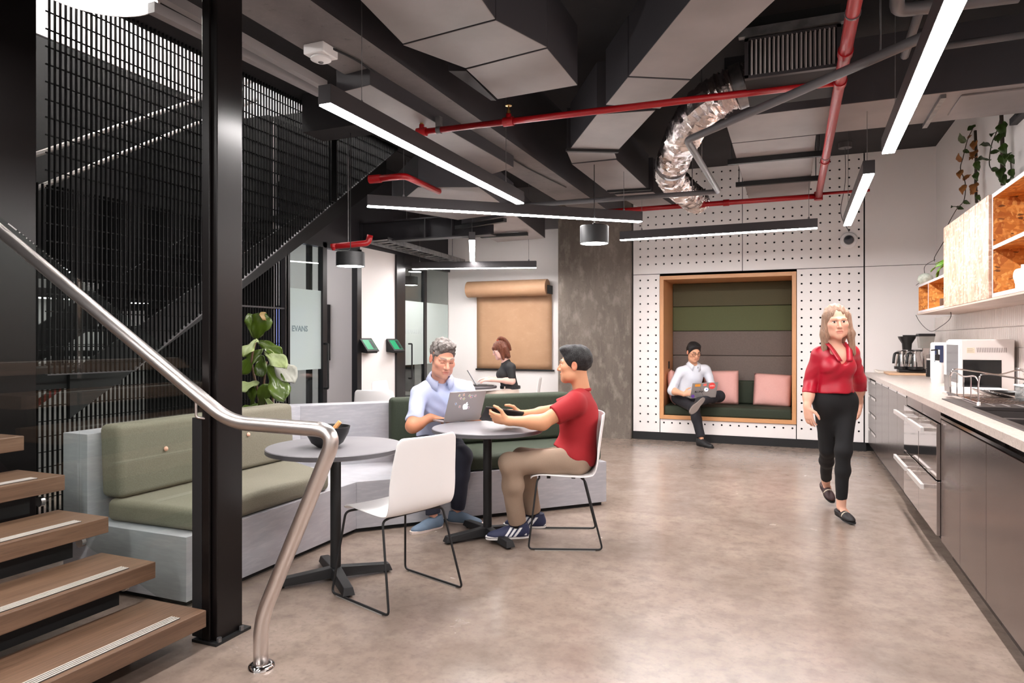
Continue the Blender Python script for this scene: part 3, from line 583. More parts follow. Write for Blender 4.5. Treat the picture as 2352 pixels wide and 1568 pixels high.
# ------------------------------------------------------------------ black grating
GRM = M('black grating steel', (8, 8, 9), .5, spec=.2)
XG_ = -4.2
gy0 = 2.78; gyk = onx(310, 850, XG_).y; gzk = onx(310, 850, XG_).z; gye = onx(918, 353, XG_).y; gze = 3.54
def gz(y): return gzk if y < gyk else gzk + (gze - gzk) * (y - gyk) / (gye - gyk)
gt = thing('stair_grating', 'black steel grating screen cladding the upper stair flight', 'grating', (XG_, 4.5, 1.1))
m = MB(); y = gy0 + .017
while y < gye - .03: m.box(XG_ - .018, XG_, y - .0028, y + .0028, gz(y), 3.54); y += .034
stuff(m.build('grating_bars', GRM, gt))
m = MB(); z = gzk + .06
while z < 3.54:
    yy = gy0 if True else 0; ye = gye if z >= gze - .01 else (gyk + (z - gzk) / (gze - gzk) * (gye - gyk)); m.box(XG_ - .022, XG_ - .014, gy0, ye, z - .004, z + .004); z += .108
stuff(m.build('cross_rods', GRM, gt))
MB().bar((XG_ - .016, gyk, gzk), (XG_ - .016, gye, gze), .034, .008).build('edge_bar', M('grating edge', (90, 88, 90), .35, .7), gt); bx(XG_ - .034, XG_, gy0, gyk, gzk - .008, gzk).build('edge_bar', M('grating edge', (90, 88, 90), .35, .7), gt)
for px in (765,): y = onx(px, 330, XG_).y; bx(XG_ - .02, XG_ + .03, y - .06, y + .02, gz(y) + .02, 3.54).build('post', GRM, gt)
ylo1 = onx(652, 700, -4.86).y
g2 = thing('stair_grating', 'black barred screen under the stair slope behind the fiddle-leaf plant', 'grating', (-4.86, 4.6, 0))
m = MB(); y = 2.9
while y < ylo1 - .02: m.box(-4.88, -4.86, y - .0032, y + .0032, .03, 2.42); y += .036
stuff(m.build('grating_bars', GRM, g2))
m = MB()
for z in [.1 + .108 * k for k in range(12)]: m.box(-4.88, -4.872, 2.9, ylo1, z - .003, z + .003)
stuff(m.build('cross_rods', GRM, g2))
z = onx(600, 705, -4.86).z; bx(-4.885, -4.85, 4.2, ylo1, z - .008, z + .008).build('mid_rail', M('grating edge', (90, 88, 90), .35, .7), g2); bx(-4.885, -4.84, ylo1, ylo1 + .04, 0, 2.9).build('end_post', M('satin black post', (60, 58, 58), .3, .5), g2)
bx(-4.885, -4.86, 2.9, ylo1, 0, .03).build('bottom_rail', GRM, g2)
# flight behind the grating
f2 = thing('upper_stair_flight', 'dark stair flight rising behind the black grating', 'staircase', (-5.3, 4.4, 1.0))
for x in (-4.45, -5.6): MB().extrude([(x, gyk - .3, .8), (x, gyk - .3, 1.1), (x, 6.9, 3.5), (x, 6.9, 3.2)], (.02, 0, 0)).build('stringer', BLK, f2)
for k in range(12): y = gyk + .1 + k * .28; z = 1.2 + k * .19; bx(-5.58, -4.46, y, y + .3, z, z + .04).build('tread', BLK, f2)
bx(-5.9, -4.46, 2.8, gyk + .1, 1.0, 1.14).build('landing', BLK, f2)
for a, b, lb in (((105, 347), (462, 226), 'upper'), ((105, 424), (462, 280), 'lower')):
    p, r = onx(*a, -5.3), onx(*b, -5.3); d = r - p; tb([p - d * .3, r + d * .5], .02, 10).build('rail', M('satin rail', (215, 212, 210), .3, .6), f2, smooth=True)
p, r = onx(105, 912, -5.4), onx(455, 668, -5.4); d = r - p; tag(tb([p - d * .6, r + d * .25], .025, 10).build('red_handrail', RED, smooth=True), 'red pipe slanting up behind the black grating', 'pipe')
# ------------------------------------------------------------------ banquette
BX0, BX1, BXB, BXO, BY0 = -2.755, -3.46, -3.46, -3.65, 2.5
KP = Vector((-2.755, 3.92)); EP = Vector((-1.37, 5.34)); d2 = (EP - KP).normalized(); n2 = Vector((-d2.y, d2.x)); L2 = (EP - KP).length
def b2(s, d): p = KP + d2 * s + n2 * d; return (p.x, p.y)
def isect(x, d): q = KP + n2 * d; s = (x - q.x) / d2.x; return (x, q.y + d2.y * s)
bq = thing('banquette', 'angled grey plywood bench with seat box and tall back', 'bench', (-2.9, 4.0, 0))
MB().prism([(BX0, BY0), (KP.x, KP.y), isect(BXB, .7), (BXB, BY0)], .03, .35).build('seat_box', PLYG, bq, bevel=.002)
MB().prism([(KP.x, KP.y), b2(L2, 0), b2(L2, .7), isect(BXB, .7)], .03, .35).build('seat_box', PLYG, bq, bevel=.002)
MB().prism([(BX0 - .03, BY0 + .03), (KP.x - .03, KP.y + .015), b2(L2 - .03, .03), b2(L2 - .03, .6), isect(BXB, .6), (BXB, BY0 + .03)], 0, .03).build('plinth', BLK, bq)
MB().prism([(BXB, BY0), isect(BXB, .7), isect(BXO, .88), (BXO, BY0)], .0, .82).build('back_panel', PLYG, bq, bevel=.002)
MB().prism([isect(BXB, .7), b2(L2, .7), b2(L2, .88), isect(BXO, .88)], .0, .82).build('back_panel', PLYG, bq, bevel=.002)
def cushion(name, m, mat, label, cat='cushion', parent=None, bev=.03, group=None):
    o = m.build(name, mat, parent, smooth=True, bevel=bev, seg=4)
    if parent is None: tag(o, label, cat, group)
    return o
LG = ML('light olive fabric', (116, 111, 96), .85, [('n', 3, (1, 1, 1), .3, .7, (104, 99, 84), .7), ('n', 160, (1, 1, 1), .4, .65, (132, 127, 112), .5)], bump=(1, .15))
DG = ML('dark green fabric', (44, 52, 37), .8, [('n', 4, (1, 1, 1), .3, .7, (34, 41, 29), .7), ('n', 160, (1, 1, 1), .4, .65, (56, 64, 47), .4)], bump=(1, .15))
COPPER = M('pale copper button', (225, 172, 150), .4)
def softbox(m_pts, z0, z1, name, mat, label, group, lean=None, bev=.035, buttons=(), puff=.0):
    t = thing(name, label, 'cushion', (sum(p[0] for p in m_pts) / len(m_pts), sum(p[1] for p in m_pts) / len(m_pts), z0), group)
    m = MB().prism(m_pts, z0, z1)
    if lean:
        for v in m.v:
            if v.z > (z0 + z1) / 2: v.x += lean[0]; v.y += lean[1]
    m.build('cover', mat, t, smooth=True, bevel=bev, seg=5)
    for p in buttons: MB().lathe([(0, .012), (.008, .01), (.014, .003), (.014, 0)], p[0], 14, axis=p[1]).build('button', COPPER, t, smooth=True)
    return t
softbox([(-3.40, BY0 + .06), (-2.762, BY0 + .07), (-2.765, 3.64), (-3.40, 3.97)], .352, .47, 'seat_cushion', LG, 'light olive seat cushion on the near part of the bench', 'bench cushions')
softbox([(-3.455, BY0 + .07), (-3.30, BY0 + .07), (-3.30, 3.95), (-3.455, 3.98)], .472, .865, 'back_cushion', LG, 'light olive back cushion with copper buttons behind the steel column', 'bench cushions', lean=(-.02, 0), buttons=[((-3.308, y, .70), (1, 0, .1)) for y in (2.86, 3.5)])
softbox([b2(.33, .015), b2(L2 - .03, .015), b2(L2 - .03, .66), b2(.45, .66)], .352, .47, 'seat_cushion', DG, 'long dark green seat cushion under the grey-haired man', 'bench cushions')
softbox([b2(.38, .56), b2(L2 - .02, .56), b2(L2 - .02, .698), b2(.38, .698)], .472, .865, 'back_cushion', DG, 'long dark green back cushion behind the grey-haired man', 'bench cushions', buttons=[(b2(s, .555) + (.66,), (-n2.x, -n2.y, 0)) for s in (.62, 1.4)])
# ------------------------------------------------------------------ round tables
TOPM = M('grey table laminate', (128, 125, 128), .42, c2=(118, 115, 119), scale=3)
EDGE = M('dark table edge', (84, 82, 86), .45)
def table(x, y, ang, label, r=.37, h=.738):
    t = thing('bistro_table', label, 'table', (x, y, 0), 'round pedestal tables')
    tp = MB().lathe([(0, h - .028), (r - .004, h - .028), (r, h - .024), (r, h - .004), (r - .004, h), (0, h)], (x, y, 0), 64).build('tabletop', [TOPM, EDGE], t, smooth=True, auto=40)
    for p in tp.data.polygons:
        if abs(p.normal.z) < .6: p.material_index = 1
    MB().lathe([(.029, .03), (.029, h - .04), (.07, h - .036), (.07, h - .028)], (x, y, 0), 24).build('column', BLACK, t, smooth=True, auto=40)
    for k in range(4):
        a = ang + k * PI / 2; d = Vector((math.cos(a), math.sin(a), 0)); s = Vector((-d.y, d.x, 0)); c = Vector((x, y, 0))
        vs = [c + d * .0 + s * .026 + Vector((0, 0, .075)), c + d * .0 - s * .026 + Vector((0, 0, .075)), c + d * .3 - s * .024 + Vector((0, 0, .05)), c + d * .3 + s * .024 + Vector((0, 0, .05)), c + s * .034 + Vector((0, 0, .02)), c - s * .034 + Vector((0, 0, .02)), c + d * .315 - s * .032 + Vector((0, 0, .012)), c + d * .315 + s * .032 + Vector((0, 0, .012))]
        MB().add(vs, [(0, 1, 2, 3), (7, 6, 5, 4), (0, 3, 7, 4), (2, 1, 5, 6), (3, 2, 6, 7), (1, 0, 4, 5)]).build('base_arm', BLACK, t, bevel=.003)
        MB().lathe([(.014, 0), (.014, .014)], c + d * .285, 10).build('foot', BLK, t)
    return t
def ang(a, b): p, q = onz(*a), onz(*b); return math.atan2(q.y - p.y, q.x - p.x)
T1 = Vector((-2.33, 3.12, 0)); T2 = Vector((-1.885, 4.17, 0)); T3 = W(1075, 884, 8.75); T3.z = 0
table(T1.x, T1.y, ang((660, 1338), (895, 1302)), 'round grey table with a black bowl in front of the light olive bench')
table(T2.x, T2.y, ang((1028, 1243), (1200, 1215)), 'round grey table between the two seated men')
table(T3.x, T3.y, .3, 'round grey table where the woman in black types')
# bowl with servers
c = W(752, 1000, 3.72); c.z = .739
t = thing('bowl', 'black bowl with wooden servers on the near round table', 'bowl', c)
MB().lathe([(0, 0), (.05, 0), (.085, .025), (.112, .075), (.122, .112), (.117, .112), (.106, .075), (.08, .032), (.045, .012), (0, .012)], c, 40).build('shell', M('black ceramic', (18, 18, 20), .45), t, smooth=True, auto=50)
for dx, a in ((.0, .25), (.03, -.1)): tb([c + Vector((dx - .05, .02, .03)), c + Vector((dx + .04, .03 + a * .1, .135))], [.006, .009], 8).build('wooden_server', M('server wood', (196, 140, 84), .5), t, smooth=True)
# ------------------------------------------------------------------ shell chairs
def chair_proto():
    t = thing('shell_chair', 'x', 'chair', (0, 0, 0), 'white shell chairs on black sled frames')
    prof = [(.215, .425), (.205, .444), (.15, .456), (.06, .452), (-.06, .446), (-.13, .446), (-.175, .458), (-.205, .49), (-.222, .54), (-.232, .60), (-.242, .67), (-.252, .74), (-.262, .80), (-.268, .845)]
    pr = curve_pts([(0, a, b) for a, b in prof], 3); n = len(pr); rows = []
    wk = [(0, .165), (.06, .19), (.2, .205), (.4, .215), (.55, .222), (.7, .222), (.85, .208), (.96, .196), (1, .172)]
    for i, p in enumerate(pr):
        u = i / (n - 1); w = np.interp(u, [a for a, _ in wk], [b for _, b in wk]); row = []
        q = pr[min(i + 1, n - 1)] - pr[max(i - 1, 0)]; nrm = Vector((0, -q.z, q.y)).normalized()
        cup = .016 if u < .45 else .03 * min(1, (u - .4) * 3)
        for k in range(15):
            s = -1 + 2 * k / 14; off = cup * (abs(s) ** 2.2)
            row.append(Vector((s * w, p.y, p.z)) + nrm * (-off if u < 0 else -off * (1 if u > .45 else .5)))
        rows.append(row)
    # the shell cups towards the sitter
    for i, row in enumerate(rows):
        q = pr[min(i + 1, n - 1)] - pr[max(i - 1, 0)]; nrm = Vector((0, -q.z, q.y)).normalized()
        for k, v in enumerate(row):
            c = Vector((v.x, pr[i].y, pr[i].z)); o = (v - c).dot(nrm); row[k] = c - nrm * o if False else c + Vector((0, abs(o) * (1 if i > n * .45 else 0), abs(o) if i <= n * .45 else 0))
    MB().grid(rows).build('shell', WPLAS, t, smooth=True, solid=.009, subd=1)
    for s in (-1, 1):
        p = fillet([(s * .14, .16, .433), (s * .2, .175, .43), (s * .245, .23, .009), (s * .245, -.235, .009), (s * .2, -.13, .43), (s * .14, -.11, .433)], .028, 5)
        tb(p, .0062, 10).build('sled_frame', BLACK, t, smooth=True)
        bx(s * .245 - .007, s * .245 + .007, -.19, .19, 0, .005).build('glide', M('clear glide', (150, 146, 142), .3), t)
    for y, x in ((.16, .14), (-.11, .14)): tb([(-x, y, .433), (x, y, .433)], .0062, 8).build('cross_rod', BLACK, t, smooth=True)
    for x, y in ((.1, .1), (-.1, .1), (.1, -.06), (-.1, -.06)): bx(x - .012, x + .012, y - .012, y + .012, .425, .447).build('pad', BLK, t)
    return t
CH = chair_proto()
def face(dx, dy): return math.atan2(dy, dx) - PI / 2
CH.location = (-1.915, 3.09, 0); CH.rotation_euler = (0, 0, face(-.946, .323)); CH['label'] = 'empty white shell chair on a black sled frame, nearest to the camera'
C2 = Vector((-1.40, 4.32, 0)); F2 = Vector((-.939, -.345, 0))
place_copy(CH, C2, face(F2.x, F2.y), 'white shell chair under the man in the red T-shirt')
def bgchair(px, py, D, fx, fy, label): p = W(px, py, D); place_copy(CH, (p.x, p.y, 0), face(fx, fy), label)
bgchair(880, 905, 6.75, -.2, .98, 'white chair whose back rim shows above the bench, in front of the tablet wall')
bgchair(915, 890, 7.9, .9, .1, 'white chair beside the second glass door, left of the grey-haired man')
bgchair(1072, 890, 8.3, .0, .9, 'white chair just behind the shoulder of the grey-haired man')
bgchair(1196, 890, 8.75, -.95, -.3, 'white chair behind the woman in black')
# ------------------------------------------------------------------ fiddle-leaf plant
LEAF = ML('glossy leaf', (72, 92, 22), .32, [('n', 4, (1, 1, 1), .3, .7, (54, 74, 16), .7), ('n', 9, (1, 1, 1), .62, .75, (104, 122, 44), .6)], coat=.3)
LEAFP = M('leaf underside', (150, 162, 118), .45, c2=(122, 136, 78), scale=6)
LEAFB = M('browned leaf edge', (132, 92, 56), .6, c2=(110, 122, 50), scale=5)
def leaf(parent, base, tip, width, normal, mats, curl=.15, name='leaf', fold=.18, lyre=True):
    base = Vector(base); tip = Vector(tip); d = tip - base; L = d.length; d.normalize(); nrm = Vector(normal); nrm = (nrm - d * nrm.dot(d)).normalized(); s = d.cross(nrm); rows = []
    pw = [(0, .06), (.08, .3), (.22, .55), (.38, .58), (.55, .8), (.72, 1), (.86, .88), (.96, .45), (1, .08)] if lyre else [(0, .05), (.1, .6), (.3, 1), (.55, .85), (.8, .45), (1, .03)]
    for i in range(13):
        u = i / 12; w = width / 2 * np.interp(u, [a for a, _ in pw], [b for _, b in pw]); c = base + d * L * u + nrm * (curl * L * math.sin(u * PI) - curl * L * u * u * .5)
        rows.append([c + s * w * k * (1 + .06 * math.sin(u * 21 + k)) + nrm * (abs(k) * w * fold + .016 * math.sin(u * 11 + k * 5 + base.z * 40) * abs(k) * (L / .3)) for k in (-1, -.7, -.35, -.06, 0, .06, .35, .7, 1)])
    return MB().grid(rows).build(name, mats, parent, smooth=True, solid=.0015)
pb = W(612, 940, 5.45); pb.z = 0
t = thing('fiddle_leaf_fig', 'fiddle-leaf fig plant with large green leaves behind the bench', 'plant', pb)
MB().lathe([(0, 0), (.12, 0), (.15, .3), (.14, .3), (.13, .27), (0, .27)], pb, 28).build('pot', BLACK, t, smooth=True, auto=40)
D0 = 5.4
for pts in (((600, 985), (592, 900), (578, 830), (590, 775)), ((612, 985), (606, 890), (612, 830)), ((622, 985), (628, 900), (640, 850))):
    tb(curve_pts([(pb.x, pb.y, .25)] + [W(*p, D0) for p in pts], 5), .009, 8).build('stem', M('plant stem', (86, 62, 42), .7), t, smooth=True)
cv = Vector((_s, -_c, 0)); upv = Vector((0, 0, 1)); rt = Vector((_c, _s, 0))
for (b, e, w, n, mt, dd) in [((585, 778), (606, 728), .22, (.25, 1, .3), LEAF, 0), ((583, 776), (573, 727), .12, (.6, 1, .2), LEAF, .05), ((622, 735), (600, 724), .09, (0, 1, .4), LEAFB, -.02), ((592, 780), (563, 812), .15, (-.3, 1, .5), LEAFP, -.1), ((590, 782), (640, 812), .14, (.1, 1, .7), LEAF, -.05),
        ((605, 800), (560, 850), .17, (-.4, 1, .2), LEAF, .05), ((608, 806), (648, 838), .16, (.4, 1, .5), LEAFP, -.12), ((602, 815), (600, 858), .15, (0, 1, .1), LEAF, .02), ((615, 812), (668, 868), .2, (.6, 1, .5), M('grey leaf back', (150, 150, 140), .5), -.05), ((620, 835), (648, 908), .2, (.3, 1, .2), LEAF, -.1),
        ((596, 878), (552, 892), .12, (0, 1, .6), LEAFP, .0), ((600, 905), (640, 872), .13, (-.2, 1, .8), LEAF, -.04), ((598, 935), (612, 890), .14, (.2, 1, .2), LEAF, -.08), ((585, 940), (578, 885), .12, (-.3, 1, .1), LEAF, .04), ((604, 900), (632, 948), .07, (.2, 1, .6), LEAFP, -.1), ((600, 930), (560, 945), .12, (0, 1, .7), LEAF, 0), ((640, 850), (672, 855), .11, (.6, 1, .6), LEAF, .1), ((590, 830), (565, 800), .14, (-.4, 1, .0), LEAF, .12)]:
    nn = rt * n[0] + cv * n[1] + upv * n[2]; p0_ = W(*b, D0 + dd); p1_ = W(*e, D0 + dd * 1.6 - .08); leaf(t, p0_, p0_ + (p1_ - p0_) * 1.15, w * .8, nn, mt, curl=.07, fold=.07)
# ------------------------------------------------------------------ things on the rear walls
xa, xb = ony(1086, 660, YK).x, ony(1266, 660, YK).x; zc = ony(1176, 664, YK).z; zb = ony(1180, 847, YK).z; yc = YK - .16
t = thing('paper_roll', 'brown kraft paper roll mounted on the wall with a long sheet pulled down', 'paper roll', ((xa + xb) / 2, yc, zb))
MB().lathe([(0, 0), (.118, 0), (.118, xb - xa), (0, xb - xa)], (xa, yc, zc), 40, axis=(1, 0, 0)).build('roll', KRAFT, t, smooth=True, auto=40)
x1, x2 = ony(1097, 760, YK).x, ony(1269, 760, YK).x
m = MB(); rows = [[Vector((x1 + (x2 - x1) * i / 12, YK - .025 - .02 * math.exp(-((zc - z) / .15) ** 2) + .003 * math.sin(i * 1.3 + z * 7), z)) for i in range(13)] for z in [zb + (zc - zb) * j / 14 for j in range(15)]]
m.grid(rows).build('paper_sheet', KRAFT, t, smooth=True, solid=.001)
for x in (xa - .02, xb + .005): bx(x, x + .018, yc - .03, YK, zc - .09, zc + .03).build('bracket', BLACK, t); MB().lathe([(0, 0), (.03, 0), (.03, .02), (0, .02)], (x, yc, zc), 16, axis=(1, 0, 0)).build('hub', BLACK, t)
bx(x1 - .02, x2 + .03, YK - .03, YK, zb - .025, zb - .002).build('tear_bar', BLACK, t)
GREEN = M('green screen', (6, 60, 44), .3, emis=(8, 176, 112), es=.4)
for px, lb in ((842, 'wall tablet with a green screen nearest the first meeting room doorway'), (903, 'wall tablet with a green screen nearest the second glass door')):
    c = onx(px - 6, 795, XL); t = thing('wall_tablet', lb, 'tablet', (XL, c.y, c.z - .06), 'room booking tablets')
    MB().extrude([(XL, c.y - .11, c.z + .09), (XL, c.y - .11, c.z - .07), (XL + .12, c.y - .11, c.z - .085), (XL + .135, c.y - .11, c.z - .062), (XL + .018, c.y - .11, c.z + .095)], (0, .22, 0)).build('mount', BLACK, t, bevel=.006)
    A = Vector((XL + .02, 0, c.z + .095)); B = Vector((XL + .135, 0, c.z - .06)); up = (A - B).normalized(); nr = Vector((0, 1, 0)).cross(up).normalized(); nr = nr if nr.z > 0 else -nr; mid = (A + B) / 2; mid.y = c.y
    MB().obox(mid, Vector((0, .128, 0)), up * .1, nr * .006).build('bezel', BLACK, t, bevel=.004); MB().obox(mid + nr * .0065, Vector((0, .098, 0)), up * .072, nr * .001).build('screen', GREEN, t)
    MB().obox(mid + nr * .0075 + Vector((0, .06, 0)), Vector((0, .03, 0)), up * .066, nr * .0012).build('side_panel', M('dark screen panel', (20, 30, 34), .3), t)
x1 = ony(757, 760, 7.28).x
t = thing('wall_screen', 'television on the wall inside the first meeting room', 'television', (x1 - .6, 7.27, 1.05)); bx(x1 - 1.25, x1, 7.23, 7.295, 1.06, 1.78).build('body', BLACK, t); bx(x1 - 1.23, x1 - .02, 7.226, 7.229, 1.08, 1.76).build('screen', M('lit screen', (60, 90, 170), .3, c2=(190, 160, 220), scale=2, emis=(110, 130, 200), es=.8), t)
c = onx(797, 826, XL); bx(x1 + .42, x1 + .51, 7.29, 7.3, 1.02, 1.11).build('power_socket', WPLAS); bpy.data.objects['power_socket']['label'] = 'small white socket plate inside the first meeting room'; bpy.data.objects['power_socket']['category'] = 'socket'
# office chair behind the second glass door
c = Vector((-5.5, 8.9, 0)); t = thing('office_chair', 'black office chair behind the second glass door', 'chair', c)
rows = [[Vector((c.x + .25 * s, c.y + .05 * abs(s) ** 2, z)) for s in (-1, -.6, 0, .6, 1)] for z in (.55, .7, .85, 1.0, 1.05)]; MB().grid(rows).build('backrest', M('black mesh fabric', (34, 36, 40), .6), t, smooth=True, solid=.04, bevel=.01)
bx(c.x - .25, c.x + .25, c.y - .5, c.y, .42, .5).build('seat', M('black mesh fabric', (34, 36, 40), .6), t, bevel=.03); tb([(c.x, c.y - .22, .06), (c.x, c.y - .22, .42)], .03, 12).build('gas_column', BLACK, t)
for k in range(5): a = k * 1.2566; tb([(c.x, c.y - .22, .08), (c.x + .3 * math.cos(a), c.y - .22 + .3 * math.sin(a), .04)], .02, 8).build('base_arm', BLACK, t); MB().lathe([(0, 0), (.03, .0), (.03, .04), (0, .04)], (c.x + .3 * math.cos(a), c.y - .22 + .3 * math.sin(a), 0), 10).build('castor', BLK, t)
# ------------------------------------------------------------------ seating nook
r_ = ray(1546, 700); NB = (NX0 + .05) * r_.y / r_.x
nk = thing('seating_nook', 'timber-framed seating nook set into the perforated wall', 'nook', ((NX0 + NX1) / 2, YB + .3, NZ0))
y0 = YB - .02; th = .05
bx(NX0, NX0 + th, y0, NB + .06, NZ0, NZ1).build('frame_side', WOODF, nk, bevel=.002); bx(NX1 - th, NX1, y0, NB + .06, NZ0, NZ1).build('frame_side', WOODF, nk, bevel=.002)
bx(NX0 + th, NX1 - th, y0, NB + .06, NZ1 - th, NZ1).build('frame_top', WOODFH, nk, bevel=.002); bx(NX0 + th, NX1 - th, y0, NB + .06, NZ0, NZ0 + th).build('frame_bottom', WOODFH, nk, bevel=.002)
OL = ML('olive upholstery', (98, 104, 72), .85, [('n', 120, (1, 1, 5), .4, .65, (84, 90, 60), .6)], bump=(0, .1)); OL2 = ML('dull olive upholstery', (94, 90, 68), .85, [('n', 120, (1, 1, 5), .4, .65, (80, 78, 58), .6)], bump=(0, .1)); TP = ML('taupe upholstery', (118, 106, 100), .85, [('n', 120, (1, 1, 1), .4, .65, (100, 90, 84), .6)], bump=(0, .1))
xi0, xi1 = NX0 + th, NX1 - th
for z0, z1, mt in ((1.79, NZ1 - th, OL2), (1.447, 1.79, OL), (1.107, 1.447, TP), (.70, 1.107, TP)): bx(xi0 + .002, xi1 - .002, NB - .05, NB + .02, z0 + .002, z1 - .002).build('back_panel', mt, nk, bevel=.012, seg=3, smooth=True)
zi = NZ0 + th
softbox([(xi0 + .006, YB - .005), (xi1 - .006, YB - .005), (xi1 - .006, NB - .055), (xi0 + .006, NB - .055)], zi, zi + .125, 'bench_cushion', DG, 'dark green bench cushion in the nook', 'nook cushions', bev=.025)
softbox([(xi0 + .01, NB - .17), (xi1 - .01, NB - .17), (xi1 - .01, NB - .055), (xi0 + .01, NB - .055)], zi + .127, zi + .44, 'back_cushion', DG, 'dark green back cushion along the rear of the nook', 'nook cushions', bev=.03)
PINK = ML('pink linen', (226, 172, 164), .85, [('n', 4, (1, 1, 1), .35, .7, (216, 158, 150), .6), ('n', 140, (1, 1, 1), .4, .65, (234, 184, 176), .5)], bump=(0, .5))
def pillow(c, w, h, d, rz, tilt, label, roll=0):
    c = Vector(c); R = Matrix.Rotation(rz, 3, 'Z') @ Matrix.Rotation(tilt, 3, 'X') @ Matrix.Rotation(roll, 3, 'Y'); n = 16; m = MB(); rn = random.Random(len(label))
    for sgn in (1, -1):
        rows = []
        for i in range(n + 1):
            row = []
            for j in range(n + 1):
                u = -1 + 2 * i / n; v = -1 + 2 * j / n; pin = 1 - .09 * (1 - abs(u) ** 2) * abs(v) ** 3; pin2 = 1 - .09 * (1 - abs(v) ** 2) * abs(u) ** 3
                t = ((1 - u ** 4) * (1 - v ** 4)) ** .55 * d / 2 * (1 + .06 * math.sin(u * 7 + v * 5)); row.append(c + R @ Vector((u * w / 2 * pin, -sgn * t, (v * h / 2) * pin2 + h / 2)))
            rows.append(row if sgn > 0 else row[::-1])
        m.grid(rows)
    return tag(m.build('pillow', PINK, smooth=True, weld=True), label, 'pillow', 'pink pillows in the nook')
zs = zi + .128
pillow((ony(1772, 930, 9.5).x, 9.52, zs - .005), .46, .43, .15, .05, -.25, 'pink pillow at the right end of the nook', roll=.05)
pillow((ony(1655, 930, 9.5).x, 9.52, zs - .005), .46, .46, .15, -.12, -.22, 'pink pillow beside the man in the white shirt', roll=-.04)
pillow((xi0 + .1, 9.42, zs - .005), .44, .46, .13, PI / 2 + .15, -.12, 'pink pillow in the left corner of the nook behind the man')
c = onx(1533, 868, NX0 + th); t = tag(bx(NX0 + th, NX0 + th + .006, 9.45, 9.53, .93, 1.03).build('nook_socket', BLACK), 'black socket on the left side of the nook', 'socket')
# ------------------------------------------------------------------ kitchen base units
XF, XC, ZC = .838, .806, .94
STEEL = M('dark brushed metal front', (124, 112, 108), .23, .85, bump=.03, bscale=30, bstretch=(1, 40, 1), c2=(112, 100, 96), scale=2)
MIRR = M('polished appliance steel', (190, 182, 180), .07, 1)
kx = lambda px: onx(px, 900, XF).y
J = [YB - .05, kx(2011.6), kx(2026), kx(2041), kx(2061), kx(2083)]
def unit(label, y0, y1, group='kitchen base units'):
    t = thing('base_cabinet', label, 'cabinet', ((XF + XR) / 2, (y0 + y1) / 2, 0), group)
    bx(XF + .02, XR - .01, y1 + .002, y0 - .002, .1, ZC - (.045 if y0 > 5 else .2)).build('body', BLACK, t); bx(XF + .06, XR - .02, y1 + .002, y0 - .002, 0, .1).build('plinth', M('kick board', (60, 52, 48), .4), t); return t
t = unit('drawer cabinet with four recessed chrome grips at the far end of the kitchen', J[0], J[1])
zz = [.105, .30, .495, .69, .87]
for a, b in zip(zz, zz[1:]):
    d = bx(XF, XF + .02, J[1] + .004, J[0] - .004, a + .003, b - .003).build('drawer', STEEL, t, bevel=.001)
    bx(XF - .004, XF + .004, J[1] + .01, J[0] - .05, b - .03, b - .006).build('recessed_grip', POLISH, d)
for k, lb in enumerate(('tall-fronted cabinet next to the drawer cabinet', 'second plain cabinet from the drawer cabinet', 'third plain cabinet from the drawer cabinet', 'plain cabinet left of the dishwashers')):
    t = unit('dark metal ' + lb, J[k + 1], J[k + 2]); d = bx(XF, XF + .02, J[k + 2] + .0025, J[k + 1] - .0025, .105, .865).build('door', STEEL, t, bevel=.001); bx(XF - .002, XF + .012, J[k + 2] + .02, J[k + 1] - .02, .868, .885).build('grip_rail', POLISH, t)
YD = [kx(2083) - .005, kx(2118), kx(2161)]
for k, lb in enumerate(('steel double-drawer dishwasher farther from the camera', 'steel double-drawer dishwasher nearer to the camera')):
    y1, y0 = YD[k], YD[k + 1]; t = thing('dishwasher', lb, 'dishwasher', (1.15, (y0 + y1) / 2, 0), 'built-in dishwashers'); bx(XF + .025, XR - .01, y0 + .004, y1 - .004, .12, ZC - .045).build('body', BLACK, t)
    for z0, z1 in ((.13, .46), (.47, .81)):
        d = bx(XF - .022, XF + .025, y0 + .006, y1 - .006, z0, z1).build('drawer_front', MIRR, t, bevel=.002); hz = z1 - .045
        for y in (y0 + .09, y1 - .09): bx(XF - .085, XF - .022, y - .014, y + .014, hz - .01, hz + .01).build('handle_post', CHROME, d)
        bx(XF - .1, XF - .08, y0 + .05, y1 - .05, hz - .016, hz + .016).build('handle', M('satin handle', (232, 228, 226), .3, .5), d, bevel=.002)
    bx(XF, XF + .02, y0 + .004, y1 - .004, .815, ZC - .048).build('top_panel', STEEL, t); bx(XF + .08, XR - .02, y0, y1, 0, .12).build('plinth', BLK, t)
J2 = [kx(2161) - .005, kx(2205), kx(2265), 3.1, 2.4, 1.7]
for k, lb in enumerate(('narrow cabinet right of the dishwashers', 'cabinet in front of the sink', 'large cabinet below the sink at the right edge', 'cabinet nearest the camera', 'cabinet past the right edge')):
    t = unit('dark metal ' + lb, J2[k], J2[k + 1]); bx(XF, XF + .02, J2[k + 1] + .0025, J2[k] - .0025, .105, .84).build('door', STEEL, t, bevel=.001); bx(XF - .004, XF + .014, J2[k + 1], J2[k], .85, .866).build('grip_rail', M('dark polished rail', (60, 52, 50), .12, .9), t)
